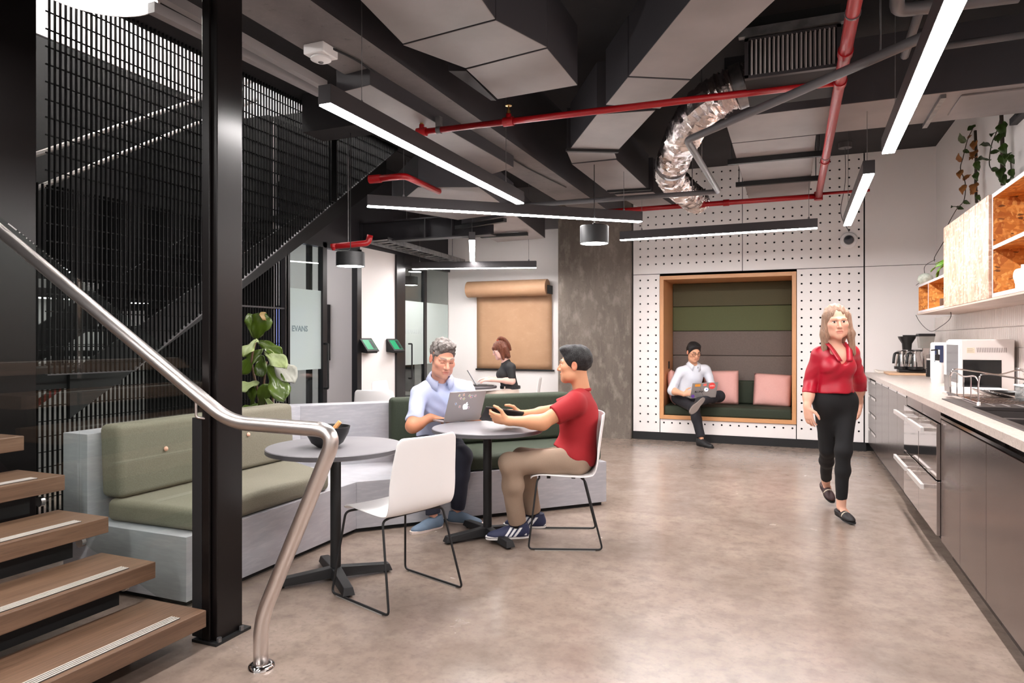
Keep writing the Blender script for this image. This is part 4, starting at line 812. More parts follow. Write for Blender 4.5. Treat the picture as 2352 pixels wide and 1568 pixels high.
# worktop with the sink cut in
sk = (.895, 1.36, 2.9, 5.12)   # sink outer x0 x1 y0 y1
t = thing('worktop', 'speckled stone-look kitchen worktop', 'worktop', (1.15, 5.4, ZC - .04))
for i, a in enumerate(((XC, XR - .013, sk[3], YB - .002), (XC, XR - .013, 1.7, sk[2]))): bx(a[0], a[1], a[2], a[3], ZC - .04, ZC).build('slab', GRAN, t)
bx(XC, sk[0], sk[2], sk[3], ZC - .04, ZC).build('front_rail', GRAN, t); bx(sk[1], XR - .013, sk[2], sk[3], ZC - .04, ZC).build('rear_rail', GRAN, t)
SINK = M('black composite', (44, 38, 37), .4)
t = thing('sink', 'black composite sink with ribbed drainer set into the worktop', 'sink', (1.12, 4.2, ZC - .2))
yb1 = 4.55
bx(sk[0], sk[1], yb1, sk[3], ZC - .015, ZC + .006).build('drainer', SINK, t, bevel=.003)
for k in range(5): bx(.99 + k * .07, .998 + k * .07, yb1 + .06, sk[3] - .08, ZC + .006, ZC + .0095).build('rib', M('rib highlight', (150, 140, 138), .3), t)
for a in ((sk[0], sk[0] + .05, sk[2], yb1), (sk[1] - .05, sk[1], sk[2], yb1), (sk[0] + .05, sk[1] - .05, sk[2], sk[2] + .05), (sk[0] + .05, sk[1] - .05, 3.9, 3.95)): bx(*a, ZC - .015, ZC + .006).build('rim', SINK, t, bevel=.003)
for a in ((sk[0] + .05, sk[1] - .05, sk[2] + .05, 3.9), (sk[0] + .05, sk[1] - .05, 3.95, yb1)):
    m = MB(); x0, x1, y0, y1 = a; z0 = ZC - .19; z1 = ZC - .015
    m.add([(x0, y0, z1), (x1, y0, z1), (x1, y1, z1), (x0, y1, z1), (x0 + .02, y0 + .02, z0), (x1 - .02, y0 + .02, z0), (x1 - .02, y1 - .02, z0), (x0 + .02, y1 - .02, z0)], [(4, 5, 6, 7), (0, 4, 7, 3), (1, 2, 6, 5), (0, 1, 5, 4), (3, 7, 6, 2)]); m.build('basin', SINK, t, solid=.004)
# ------------------------------------------------------------------ wall cupboards
XO = 1.186; zo0, zo1, zl1 = 1.592, 2.25, 1.873; yo = [7.922, onx(2133, 690, XO).y, 6.602, 5.2]
ALU = M('grey edge strip', (206, 198, 198), .4)
t = thing('wall_shelf', 'low strand board wall shelf with two open compartments beside the tall cupboard doors', 'shelf', (1.36, 7.26, zo0))
bx(XO, XR - .012, yo[2], yo[0], zo0, zo0 + .022).build('bottom_board', OSB, t); bx(XO, XR - .012, yo[2], yo[0], zl1 - .022, zl1).build('top_board', OSB, t); bx(XR - .03, XR - .013, yo[2], yo[0], zo0 + .022, zl1 - .022).build('back_board', OSB, t)
for y in (yo[0] - .022, yo[1]): bx(XO, XR - .03, y, y + .022, zo0 + .022, zl1 - .022).build('divider', OSB, t)
for a in ((yo[2], yo[0], zo0, zo0 + .022), (yo[2], yo[0], zl1 - .022, zl1), (yo[1], yo[1] + .022, zo0 + .022, zl1 - .022)): bx(XO - .002, XO, *a).build('edge_strip', ALU, t)
t = thing('wall_cupboard', 'tall wall cupboard with three whitewashed strand board doors', 'cupboard', (1.36, 5.9, zo0))
bx(XO + .004, XR - .012, yo[3], yo[2], zo0, zo1).build('body', M('dark carcass', (70, 48, 34), .6), t); cut = [yo[2], onx(2220, 600, XO).y, onx(2247, 600, XO).y, yo[3]]
for a, b in zip(cut, cut[1:]): bx(XO - .018, XO, b + .0035, a - .0035, zo0 - .004, zo1).build('door', OSBW, t, bevel=.001)
t = thing('wall_shelf', 'open strand board shelf unit holding mugs and bowls at the right edge', 'shelf', (1.36, 4.3, zo0)); ya, yb_ = 3.3, 5.195
bx(XO, XR - .012, ya, yb_, zo0, zo0 + .025).build('bottom_board', OSB, t); bx(XO, XR - .012, ya, yb_, zo1 - .025, zo1).build('top_board', OSB, t); bx(XR - .03, XR - .013, ya, yb_, zo0 + .025, zo1 - .025).build('back_board', OSB, t); zm = onx(2290, 565, XO).z
bx(XO, XR - .03, ya, yb_ - .022, zm - .012, zm + .012).build('middle_board', OSB, t)
for y in (yb_ - .022, ya): bx(XO, XR - .03, y, y + .022, zo0 + .025, zo1 - .025).build('side_board', OSB, t)
for a in ((ya, yb_, zo0, zo0 + .025), (ya, yb_, zo1 - .025, zo1), (ya, yb_ - .022, zm - .012, zm + .012), (yb_ - .022, yb_, zo0 + .025, zo1 - .025)): bx(XO - .002, XO, *a).build('edge_strip', ALU, t)
struct(bx(XO - .015, XR - .012, ya, yo[0], zo0 - .018, zo0 - .005).build('trim_under_shelf', M('pale shelf underside', (196, 176, 164), .5, c2=(180, 160, 148), scale=8, stretch=(1, .2, 1))))
# mugs and bowls
def mug(c, r, h, label, mat=WPLAS, ha=PI, name='mug', cat='mug'):
    c = Vector(c); t = thing(name, label, cat, c, 'crockery on the shelf'); MB().lathe([(0, 0), (r * .85, 0), (r, .01), (r, h), (r - .004, h), (r - .005, .012), (0, .012)], c, 28).build('cup', mat, t, smooth=True, auto=40)
    d = Vector((math.cos(ha), math.sin(ha), 0)); pts = [c + d * (r - .004) + Vector((0, 0, h * .82)), c + d * (r + .03) + Vector((0, 0, h * .76)), c + d * (r + .034) + Vector((0, 0, h * .4)), c + d * (r - .004) + Vector((0, 0, h * .2))]
    tb(curve_pts(pts, 6), .006, 8).build('handle', mat, t, smooth=True); return t
zb_ = zo0 + .025
mug((XO + .07, 4.82, zb_), .042, .115, 'white mug on the lower shelf, handle towards the doors', ha=PI / 2 + .3); mug((XO + .06, 4.66, zb_), .045, .13, 'taller white mug at the right edge of the lower shelf', ha=PI * .8); mug((XO + .17, 4.74, zb_), .042, .11, 'white mug at the back of the lower shelf', ha=PI * .6)
for k in range(5): 
    c = Vector((XO + .12, 4.62, zm + .013 + k * .02)); tag(MB().lathe([(0, 0), (.035, 0), (.08, .03), (.092, .055), (.088, .055), (.076, .033), (.033, .004), (0, .004)], c, 28).build('bowl', [WPLAS, M('striped bowl grey', (150, 150, 150), .3)][k % 2], smooth=True, auto=60), ['lowest white bowl in the stack on the upper shelf', 'grey bowl second from the bottom of the stack on the upper shelf', 'white bowl in the middle of the stack on the upper shelf', 'grey bowl second from the top of the stack on the upper shelf', 'topmost white bowl of the stack on the upper shelf'][k], 'bowl', 'bowls on the upper shelf')
mug((XO + .05, 6.95, zo0 + .022), .035, .07, 'dark mug in the low shelf beside the cupboard doors', mat=M('dark stoneware', (90, 66, 52), .4), ha=PI * .5)
c = Vector((XO + .06, yo[1] + .06, zo0 + .022)); tag(MB().lathe([(0, 0), (.028, 0), (.034, .09), (.031, .09), (.026, .004), (0, .004)], c, 20).build('drinking_glass', glass('thin glass', (235, 235, 235), 2), smooth=True), 'clear drinking glass in the left compartment of the low shelf', 'glass')
# ------------------------------------------------------------------ things on the worktop
BLKP = M('black plastic', (24, 23, 24), .35)
def P0(x, y): return Vector((x, y, ZC))
t = tag(bx(.98, 1.42, 8.45, 8.95, ZC, ZC + .022).build('serving_board', M('beech board', (222, 182, 148), .5, c2=(208, 166, 130), scale=6, stretch=(1, 6, 1)), bevel=.006), 'pale wooden board under the coffee maker', 'board')
t = thing('coffee_maker', 'filter coffee maker with clear tank and two steel carafes', 'coffee maker', P0(1.24, 8.7) + Vector((0, 0, .022))); zc = ZC + .022
bx(1.10, 1.42, 8.62, 8.8, zc, zc + .035).build('base', BLKP, t, bevel=.01); bx(1.33, 1.40, 8.66, 8.76, zc + .035, zc + .42).build('tower', POLISH, t, bevel=.008)
m = MB(); m.add([(1.31, 8.63, zc + .27), (1.43, 8.63, zc + .27), (1.43, 8.79, zc + .27), (1.31, 8.79, zc + .27), (1.295, 8.62, zc + .4), (1.445, 8.62, zc + .4), (1.445, 8.8, zc + .4), (1.295, 8.8, zc + .4)], [(3, 2, 1, 0), (4, 5, 6, 7), (0, 1, 5, 4), (1, 2, 6, 5), (2, 3, 7, 6), (3, 0, 4, 7)]); m.build('water_tank', glass('tank plastic', (222, 214, 208), 1.5, frost=.25), t)
bx(1.29, 1.45, 8.615, 8.805, zc + .4, zc + .43).build('tank_lid', BLKP, t, bevel=.006)
MB().lathe([(.045, 0), (.05, .07), (.085, .13), (.09, .15), (0, .15)], (1.19, 8.71, zc + .25), 28).build('filter_basket', BLKP, t, smooth=True, auto=40); bx(1.15, 1.34, 8.69, 8.73, zc + .4, zc + .415).build('spray_arm', BLKP, t); bx(1.2, 1.36, 8.68, 8.74, zc + .232, zc + .252).build('basket_holder', BLKP, t)
for x, y in ((1.14, 8.71), (1.26, 8.64)):
    cf = MB().lathe([(0, 0), (.072, 0), (.075, .03), (.05, .16), (.05, .185), (0, .185)], (x, y, zc + .036), 28).build('carafe', POLISH, t, smooth=True, auto=40); MB().lathe([(.076, 0), (.077, .03), (.07, .034)], (x, y, zc + .036), 28).build('carafe_foot', BLKP, cf, smooth=True, auto=40); MB().lathe([(.052, .0), (.054, .02), (.04, .03), (0, .034)], (x, y, zc + .215), 24).build('carafe_lid', POLISH, cf, smooth=True, auto=40)
    tb(curve_pts([(x - .04, y - .03, zc + .215), (x - .075, y - .05, zc + .205), (x - .09, y - .06, zc + .1)], 5), [.012] * 5 + [.014] * 6, 8).build('carafe_handle', BLKP, cf, smooth=True)
c = P0(1.36, 8.25); t = thing('coffee_grinder', 'black coffee grinder with clear top in front of the coffee maker', 'grinder', c); MB().lathe([(0, 0), (.058, 0), (.06, .02), (.056, .17), (.05, .175), (0, .175)], c, 28).build('body', BLKP, t, smooth=True, auto=40); MB().lathe([(.052, .175), (.054, .22), (.05, .23), (0, .235)], c, 28).build('hopper', glass('hopper plastic', (225, 225, 225), 1.5), t, smooth=True); MB().lathe([(.052, .17), (.054, .19)], c, 28).build('collar', M('pale collar', (210, 205, 200), .4), t)
for k in range(6): bx(c.x - .0605, c.x - .055, c.y - .02, c.y - .012, c.z + .03 + k * .02, c.z + .04 + k * .02).build('mark', M('mark grey', (120, 118, 116), .4), t)
c = P0(1.3, 7.55); t = thing('water_dispenser', 'white upright dispenser with a dark blue panel beside the microwave', 'dispenser', c); bx(c.x - .06, c.x + .1, c.y - .08, c.y + .1, ZC, ZC + .36).build('body', WPLAS, t, bevel=.02, seg=4); bx(c.x - .05, c.x + .02, c.y - .085, c.y - .08, ZC + .17, ZC + .33).build('panel', M('dark blue panel', (48, 58, 88), .25), t); bx(c.x - .03, c.x - .01, c.y - .088, c.y - .085, ZC + .21, ZC + .29).build('light_strip', WPLAS, t, bevel=.001); MB().lathe([(.012, 0), (.018, .03), (.018, .04)], (c.x - .02, c.y - .11, ZC + .12), 12).build('tap', M('warm metal', (190, 150, 120), .3, .8), t); tb([(c.x - .02, c.y - .11, ZC + .155), (c.x - .02, c.y - .07, ZC + .16)], .012, 8).build('tap_arm', POLISH, t)
c = P0(1.2, 7.05); t = thing('soap_bottle', 'white pump bottle with a black collar in front of the dispenser', 'bottle', c); MB().lathe([(0, 0), (.045, 0), (.048, .01), (.048, .15), (.03, .18), (.016, .185), (.016, .2), (0, .2)], c, 24).build('bottle', WPLAS, t, smooth=True, auto=40); MB().lathe([(.02, .2), (.02, .25), (.008, .255), (.006, .3), (0, .3)], c, 16).build('pump', BLKP, t, smooth=True, auto=40); tb([c + Vector((0, 0, .295)), c + Vector((-.05, -.01, .29))], .006, 8).build('spout', BLKP, t)
# microwave
mx0, mx1, my0, my1, mz = 1.165, 1.495, 5.95, 6.42, .385
t = thing('microwave', 'white microwave with dark glass front and slotted side', 'microwave', P0(1.29, 6.2)); bx(mx0, mx1, my0, my1, ZC + .012, ZC + mz).build('case', M('microwave enamel', (222, 212, 208), .35), t, bevel=.006)
bx(mx0 - .012, mx0, my0 + .01, my1 - .01, ZC + .03, ZC + mz - .01).build('door', WPLAS, t, bevel=.003); bx(mx0 - .014, mx0 - .012, my0 + .04, my1 - .03, ZC + .06, ZC + mz - .04).build('door_glass', M('dark mirror glass', (70, 70, 78), .1, .4), t)
bx(mx0 + .01, mx1 - .08, my0 - .003, my0, ZC + .02, ZC + .235).build('side_recess', M('black gloss', (8, 8, 10), .12), t)
for k in range(18): x = mx0 + .1 + k * .0105; MB().extrude([(x, my0 - .001, ZC + .29), (x + .004, my0 - .001, ZC + .29), (x + .001, my0 - .001, ZC + .325), (x - .003, my0 - .001, ZC + .325)], (0, .0015, 0)).build('vent_slot', M('vent shadow grey', (120, 108, 104), .6), t)
bx(mx0 + .035, mx0 + .085, my0 - .0015, my0, ZC + .285, ZC + .325).build('rating_label', M('label cream', (226, 210, 188), .6), t)
for k in range(4): bx(mx0 + .038, mx0 + .08 - .008 * (k % 2), my0 - .002, my0 - .0015, ZC + .292 + k * .008, ZC + .294 + k * .008).build('label_line', M('label print', (150, 128, 108), .6), t)
for x, y in ((mx0 + .04, my0 + .04), (mx1 - .04, my0 + .04), (mx0 + .04, my1 - .04), (mx1 - .04, my1 - .04)): MB().lathe([(0, 0), (.015, 0), (.015, .012)], (x, y, ZC), 10).build('foot', BLKP, t)
tag(tb(curve_pts([P0(1.05, 8.99) + Vector((0, 0, .012)), P0(.96, 8.97) + Vector((0, 0, .02)), P0(.9, 8.95) + Vector((0, 0, .03)), P0(.93, 8.9) + Vector((0, 0, .01)), P0(1.0, 8.88) + Vector((0, 0, .012))], 5), .012, 8).build('dish_cloth', M('pale cloth', (225, 215, 205), .8, bump=.3), smooth=True), 'crumpled pale cloth at the far corner of the worktop', 'cloth')
# tray and dish rack
m = MB(); m.box(1.06, 1.42, 5.35, 6.7 - .0, ZC, ZC + .006); t = thing('white_tray', 'shallow white tray in front of the microwave', 'tray', P0(1.2, 6.5)); x0, x1, y0, y1 = 1.04, 1.1, 6.2, 6.9
x0, x1, y0, y1 = 1.03, 1.40, 5.72, 5.93
bx(x0, x1, y0, y1, ZC, ZC + .006).build('tray_base', WPLAS, t)
for a in ((x0, x0 + .008, y0, y1), (x1 - .008, x1, y0, y1), (x0 + .008, x1 - .008, y0, y0 + .008), (x0 + .008, x1 - .008, y1 - .008, y1)): bx(*a, ZC + .006, ZC + .035).build('tray_wall', WPLAS, t)
t = thing('dish_rack', 'chrome wire dish rack on the drainer', 'dish rack', P0(1.15, 4.95)); xa, xb, ya, yb = .99, 1.40, 4.62, 5.36; z0 = ZC + .02
for y, zo in ((ya, 0), (yb, 0)):
    pts = curve_pts([(xa, y, z0 + .0), (xa, y, z0 + .13), (xa + .03, y, z0 + .165), (xa + .16, y, z0 + .15), (xa + .27, y, z0 + .135), (xb - .03, y, z0 + .165), (xb, y, z0 + .13), (xb, y, z0)], 6); tb(pts, .0045, 8).build('side_hoop', POLISH, t, smooth=True)
for x in (xa, xb):
    pts = curve_pts([(x, ya, z0 + .12), (x, ya + .1, z0 + .15), (x, (ya + yb) / 2, z0 + .135), (x, yb - .1, z0 + .15), (x, yb, z0 + .12)], 6); tb(pts, .0045, 8).build('top_rail', POLISH, t, smooth=True); tb([(x, ya, z0), (x, yb, z0)], .004, 8).build('bottom_rail', POLISH, t)
    for k in range(1, 4): y = ya + (yb - ya) * k / 4; tb([(x, y, z0), (x, y, z0 + .14)], .003, 6).build('upright', POLISH, t)
for k in range(11): y = ya + (yb - ya) * (k + .5) / 11; tb([(xa, y, z0), (xb, y, z0)], .0025, 6).build('wire', POLISH, t)
for k in range(6): x = xa - .035 + .0; tb([(x, yb - .02 - k * .028, z0 + .02), (x - .004, yb - .02 - k * .028, z0 + .13)], .005, 6).build('cutlery_holder_wire', POLISH, t)
bx(xa - .05, xa - .005, yb - .18, yb, z0 + .0, z0 + .012).build('cutlery_holder', POLISH, t)
for x, y in ((xa, ya), (xa, yb), (xb, ya), (xb, yb)): MB().lathe([(0, -.014), (.01, -.014), (.01, .006)], (x, y, z0), 10).build('foot', WPLAS, t)
c = Vector((1.18, 5.16, z0 + .006)); tag(MB().lathe([(0, 0), (.07, 0), (.12, .015), (.118, .019), (.07, .005), (0, .005)], c, 28, axis=(.25, .1, 1)).build('plate', POLISH, smooth=True), 'steel plate lying in the dish rack', 'plate')
t = thing('food_container', 'clear plastic food box at the back of the dish rack', 'container', (1.31, 4.9, z0 + .004)); bx(1.25, 1.37, 4.82, 4.98, z0 + .004, z0 + .085).build('box', glass('food box plastic', (225, 225, 228), 1.5, frost=.2), t, bevel=.01); bx(1.245, 1.375, 4.815, 4.985, z0 + .085, z0 + .095).build('lid', WPLAS, t, bevel=.003)
c = Vector((1.3, 5.45, ZC)); t = thing('frying_pan', 'black frying pan with raised handle behind the dish rack', 'pan', c); MB().lathe([(0, .004), (.08, .004), (.11, .04), (.113, .04), (.083, 0), (0, 0)], c, 28).build('pan', BLKP, t, smooth=True, auto=40); tb(curve_pts([c + Vector((.07, -.07, .045)), c + Vector((.1, -.16, .12)), c + Vector((.13, -.3, .16)), c + Vector((.135, -.36, .16))], 5), [.008] * 8 + [.012] * 8, 8).build('handle', BLKP, t, smooth=True)
c = Vector((1.31, 4.66, z0 + .004)); t = tag(MB().lathe([(0, 0), (.03, 0), (.036, .06), (.03, .1), (0, .105)], c, 20).build('sponge_bottle', M('pink plastic', (226, 90, 150), .35), smooth=True), 'pink bottle at the right edge behind the dish rack', 'bottle')
# wall sockets
c = onx(2340, 850, XR); tag(bx(XR - .02, XR - .012, 5.95, 6.03, 1.0, 1.12).build('wall_socket', WPLAS, bevel=.002), 'white socket on the tiles at the right edge', 'socket')
# ------------------------------------------------------------------ trailing plants
VL = M('dark trailing leaf', (44, 60, 26), .4, c2=(62, 84, 34), scale=12); VB = M('dry leaf', (170, 112, 60), .6, c2=(134, 84, 44), scale=14); STEMM = M('vine stem', (52, 42, 30), .7)
rail = thing('wall_rail', 'dark slotted metal rail high on the kitchen wall', 'rail', (XR - .03, 5.6, 2.9)); bx(XR - .05, XR, 4.4, 6.05, 2.9, 2.95).build('channel', DGREY, rail, bevel=.003)
for k in range(8): bx(XR - .052, XR - .05, 4.6 + k * .17, 4.68 + k * .17, 2.915, 2.935).build('slot', BLK, rail)
def vine(name, label, pts, leaves, r=.004, X=XR - .06):
    P = [onx(x, y, X) for x, y in pts]; c = curve_pts(P, 6); t = thing(name, label, 'plant', P[-1], 'trailing plants on the kitchen wall'); tb(c, r, 6).build('stem', STEMM, t, smooth=True)
    for (x, y, dx, dy, mt) in leaves:
        b = onx(x, y, X); Dp = -b.x * _s + b.y * _c; e = W(x + dx, y + dy, Dp - .04); leaf(t, b, e, (e - b).length * .62, (-.8, -1, .3), mt, curl=.1, lyre=False)
    return t
vine('trailing_vine', 'thin vine with green and brown leaves in front of the white wall, left one', [(2236, 292), (2222, 322), (2212, 362), (2206, 388), (2217, 420), (2214, 460), (2196, 482), (2176, 520), (2172, 546), (2148, 588), (2146, 600)],
     [(2222, 300, 22, -14, VL), (2216, 328, -12, -22, VL), (2222, 318, 10, -8, VB), (2212, 345, 16, 6, VL), (2207, 372, -6, -20, VB), (2208, 390, -4, 20, VB), (2212, 414, 18, -14, VB), (2216, 424, -6, 22, VB), (2212, 462, 16, 6, VL), (2198, 476, -14, 0, VL), (2198, 476, 16, 4, VL)])
vine('trailing_vine', 'thick brown and dark leafy stem on the white wall, second from the left', [(2240, 300), (2242, 360), (2241, 420), (2243, 465)], [(2240, 322, -4, 22, VB), (2242, 345, -10, 20, VB), (2243, 370, 6, 22, VL), (2241, 395, 4, 20, VL), (2242, 420, -8, 26, VB), (2243, 440, -14, 6, VB), (2244, 448, 8, 12, VL), (2242, 362, -16, 4, VB)], r=.012)
vine('trailing_vine', 'dark trailing vine from the rail end with leaves to both sides', [(2300, 262), (2290, 300), (2278, 330), (2273, 360), (2273, 380), (2280, 392)], [(2292, 292, 18, -4, VL), (2283, 318, 18, 4, VL), (2277, 338, -26, -6, VL), (2274, 352, 24, -6, VL), (2272, 368, -30, 0, VL), (2276, 388, 22, 4, VL), (2286, 305, -10, 8, VL)])
vine('trailing_vine', 'thick dark leafy stem hanging from the rail end', [(2300, 262), (2302, 320), (2302, 380), (2303, 425)], [(2301, 280, 6, 34, VL), (2302, 305, -10, 22, VL), (2303, 330, 8, 26, VL), (2302, 352, 6, 30, VL), (2303, 385, -6, 28, VL), (2303, 400, 6, 26, VL)], r=.014)
vine('trailing_vine', 'small vine at the right beside the open shelf unit', [(2318, 352), (2322, 380), (2322, 405), (2317, 418)], [(2319, 352, -12, 14, VL), (2319, 356, 10, 20, VL), (2322, 388, 6, 20, VL), (2321, 410, -8, 10, VL)])
tag(tb(curve_pts([onx(x, y, XR - .2) for x, y in ((2148, 596), (2124, 612), (2124, 640), (2108, 652), (2090, 668), (2096, 700), (2110, 735), (2136, 760), (2160, 750), (2183, 730), (2182, 708))], 6), .003, 6).build('hanging_cord', M('cord grey', (70, 64, 62), .6), smooth=True), 'thin dark cord looping below the low wall shelf', 'cord')
c = Vector((1.34, 6.95, zl1)); t = thing('potted_plant', 'small plant in a dark pot on the low wall shelf', 'plant', c); MB().lathe([(0, 0), (.05, 0), (.065, .09), (.058, .09), (.05, .08), (0, .08)], c, 20).build('pot', M('dark pot', (70, 62, 64), .5), t, smooth=True, auto=40)
for k in range(9): a = k * .75; leaf(t, c + Vector((0, 0, .08)), c + Vector((.15 * math.cos(a) - .05, .2 * math.sin(a) + .05, .03 + .05 * (k % 3))), .05, (-.3, -.5, 1), M('bright small leaf', (96, 140, 50), .4), curl=.25, lyre=False)
c = Vector((XO + .05, 7.86, zl1)); m = MB(); m.lathe([(0, 0), (.05, .01), (.07, .05), (.06, .09), (.03, .11), (0, .115)], c, 18)
tag(m.build('string_ball', M('pale twine', (205, 210, 198), .8, c2=(170, 176, 164), scale=30, bump=.8, bscale=60), smooth=True), 'pale ball of twine at the end of the low wall shelf', 'twine')
# ------------------------------------------------------------------ people: smooth-blended implicit bodies meshed with surface nets
def V3(v): return np.array([v[0], v[1], v[2]], dtype=np.float32)
class Field:
    def __init__(s, lo, hi, h):
        s.h = h; s.ax = [np.arange(lo[i], hi[i] + h, h, dtype=np.float32) for i in range(3)]; s.d = np.full([len(a) for a in s.ax], .5, np.float32)
    def put(s, fn, lo, hi, k=.02, op='u', pad=.06):
        sl = []
        for i in range(3):
            a = int(np.searchsorted(s.ax[i], lo[i] - pad)); b = int(np.searchsorted(s.ax[i], hi[i] + pad))
            if b <= a: return
            sl.append(slice(a, b))
        sl = tuple(sl); v = fn(s.ax[0][sl[0]][:, None, None], s.ax[1][sl[1]][None, :, None], s.ax[2][sl[2]][None, None, :]); a = s.d[sl]
        if op == 'u': h = np.maximum(k - np.abs(a - v), 0) / k; s.d[sl] = np.minimum(a, v) - h * h * k * .25
        elif op == 's': v = -v; h = np.maximum(k - np.abs(a - v), 0) / k; s.d[sl] = np.maximum(a, v) + h * h * k * .25
    def cone(s, a, b, ra, rb, k=.02, op='u'):
        a = V3(a); b = V3(b); ab = b - a; l2 = float(ab @ ab) + 1e-9; r = max(ra, rb)
        def fn(X, Y, Z):
            x, y, z = X - a[0], Y - a[1], Z - a[2]; t = np.clip((x * ab[0] + y * ab[1] + z * ab[2]) / l2, 0, 1)
            return np.sqrt((x - t * ab[0]) ** 2 + (y - t * ab[1]) ** 2 + (z - t * ab[2]) ** 2) - (ra + (rb - ra) * t)
        s.put(fn, np.minimum(a, b) - r, np.maximum(a, b) + r, k, op)
    def ell(s, c, r, R=None, k=.02, op='u'):
        c = V3(c); r = np.array(r, np.float32); R = np.eye(3, dtype=np.float32) if R is None else np.array(R, np.float32)
        def fn(X, Y, Z):
            x, y, z = X - c[0], Y - c[1], Z - c[2]; q = [R[0, i] * x + R[1, i] * y + R[2, i] * z for i in range(3)]
            k0 = np.sqrt(sum((q[i] / r[i]) ** 2 for i in range(3))); k1 = np.sqrt(sum((q[i] / r[i] ** 2) ** 2 for i in range(3))) + 1e-6
            return k0 * (k0 - 1) / k1
        m = float(r.max()); s.put(fn, c - m, c + m, k, op)
    def cut(s, c, n, rad=.12, k=.004):
        """slice away what lies past the plane at c (normal n), within rad"""
        c = V3(c); n = V3(n); n = n / np.linalg.norm(n)
        def fn(X, Y, Z):
            x, y, z = X - c[0], Y - c[1], Z - c[2]; return np.maximum(-(x * n[0] + y * n[1] + z * n[2]), np.sqrt(x * x + y * y + z * z) - rad)
        s.put(fn, c - rad, c + rad, k, 's', pad=.02)
    def ripple(s, fn, band=.03):
        m = np.abs(s.d) < band; i = np.nonzero(m); s.d[m] += fn(s.ax[0][i[0]], s.ax[1][i[1]], s.ax[2][i[2]]).astype(np.float32)
    def mesh(s):
        d = s.d; S = d < 0; c = [S[i:S.shape[0] - 1 + i, j:S.shape[1] - 1 + j, k:S.shape[2] - 1 + k] for i in (0, 1) for j in (0, 1) for k in (0, 1)]
        al = c[0].copy(); an = c[0].copy()
        for q in c[1:]: al &= q; an |= q
        act = an & ~al; I = np.argwhere(act); n = len(I); idx = np.full(act.shape, -1, np.int32); idx[act] = np.arange(n)
        cs = [(i, j, k) for i in (0, 1) for j in (0, 1) for k in (0, 1)]; val = np.stack([d[I[:, 0] + a, I[:, 1] + b, I[:, 2] + e] for a, b, e in cs], 1); acc = np.zeros((n, 3)); cnt = np.zeros(n)
        for p in range(8):
            for q in range(p + 1, 8):
                df = np.abs(np.array(cs[p]) - cs[q])
                if df.sum() != 1: continue
                a, b = val[:, p], val[:, q]; x = (a < 0) != (b < 0); t = np.where(x, a / np.where(x, a - b, 1), 0)
                pt = np.array(cs[p])[None] + t[:, None] * (np.array(cs[q]) - cs[p])[None]; acc += np.where(x[:, None], pt, 0); cnt += x
        v = acc / cnt[:, None] + I; v = v * s.h + np.array([a[0] for a in s.ax]); F_ = []
        for ax in range(3):
            A = [slice(None)] * 3; B = [slice(None)] * 3; A[ax] = slice(0, -1); B[ax] = slice(1, None); sa, sb = S[tuple(A)], S[tuple(B)]; e = np.argwhere(sa != sb); u, w = [(1, 2), (2, 0), (0, 1)][ax]
            e = e[(e[:, u] > 0) & (e[:, w] > 0) & (e[:, u] < d.shape[u] - 1) & (e[:, w] < d.shape[w] - 1)]; q = []
            for (du, dw) in ((1, 1), (0, 1), (0, 0), (1, 0)):
                g = e.copy(); g[:, u] -= du; g[:, w] -= dw; q.append(idx[g[:, 0], g[:, 1], g[:, 2]])
            q = np.stack(q, 1); ins = sa[e[:, 0], e[:, 1], e[:, 2]]; q = np.where(ins[:, None], q, q[:, ::-1]); F_.append(q)
        f = np.concatenate(F_); return v, f[(f >= 0).all(1)]
def relax(v, f, it=1, lam=.5):
    for _ in range(it):
        acc = np.zeros_like(v); cnt = np.zeros(len(v))
        for a in range(4):
            for b in (1, 3): np.add.at(acc, f[:, a], v[f[:, (a + b) % 4]]); np.add.at(cnt, f[:, a], 1)
        v = v + lam * (acc / np.maximum(cnt, 1)[:, None] - v)
    return v
def skinmesh(name, parts, mat, parent, cols=None):
    """parts: list of (v, f); one mesh object under parent"""
    V, Fs, n = [], [], 0
    for v, f in parts: V.append(v); Fs.append(f + n); n += len(v)
    v = np.concatenate(V) - np.array(org(parent)); f = np.concatenate(Fs); me = bpy.data.meshes.new(name)
    me.vertices.add(len(v)); me.vertices.foreach_set('co', v.astype(np.float32).ravel()); me.loops.add(f.size); me.loops.foreach_set('vertex_index', f.astype(np.int32).ravel())
    me.polygons.add(len(f)); me.polygons.foreach_set('loop_start', np.arange(0, f.size, 4, dtype=np.int32)); me.polygons.foreach_set('use_smooth', np.ones(len(f), bool)); me.update(calc_edges=True); me.validate()
    me.materials.append(mat)
    if cols is not None:
        a = me.color_attributes.new('col', 'FLOAT_COLOR', 'POINT'); a.data.foreach_set('color', cols.astype(np.float32).ravel())
    o = bpy.data.objects.new(name, me); COL.objects.link(o); o.parent = parent; ORG[o.name] = org(parent); return o
SKINM = M('skin', (210, 155, 125), .5, attr='col', spec=.35)
SHOEM = M('shoe upper', (40, 44, 70), .6, attr='col')
def frame(f, u=(0, 0, 1)):
    f = Vector(f).normalized(); u = Vector(u); u = (u - f * u.dot(f)).normalized(); r = f.cross(u); return np.array([[r.x, f.x, u.x], [r.y, f.y, u.y], [r.z, f.z, u.z]])
def loc(c, R, p): q = R @ np.array(p); return Vector((c[0] + q[0], c[1] + q[1], c[2] + q[2]))
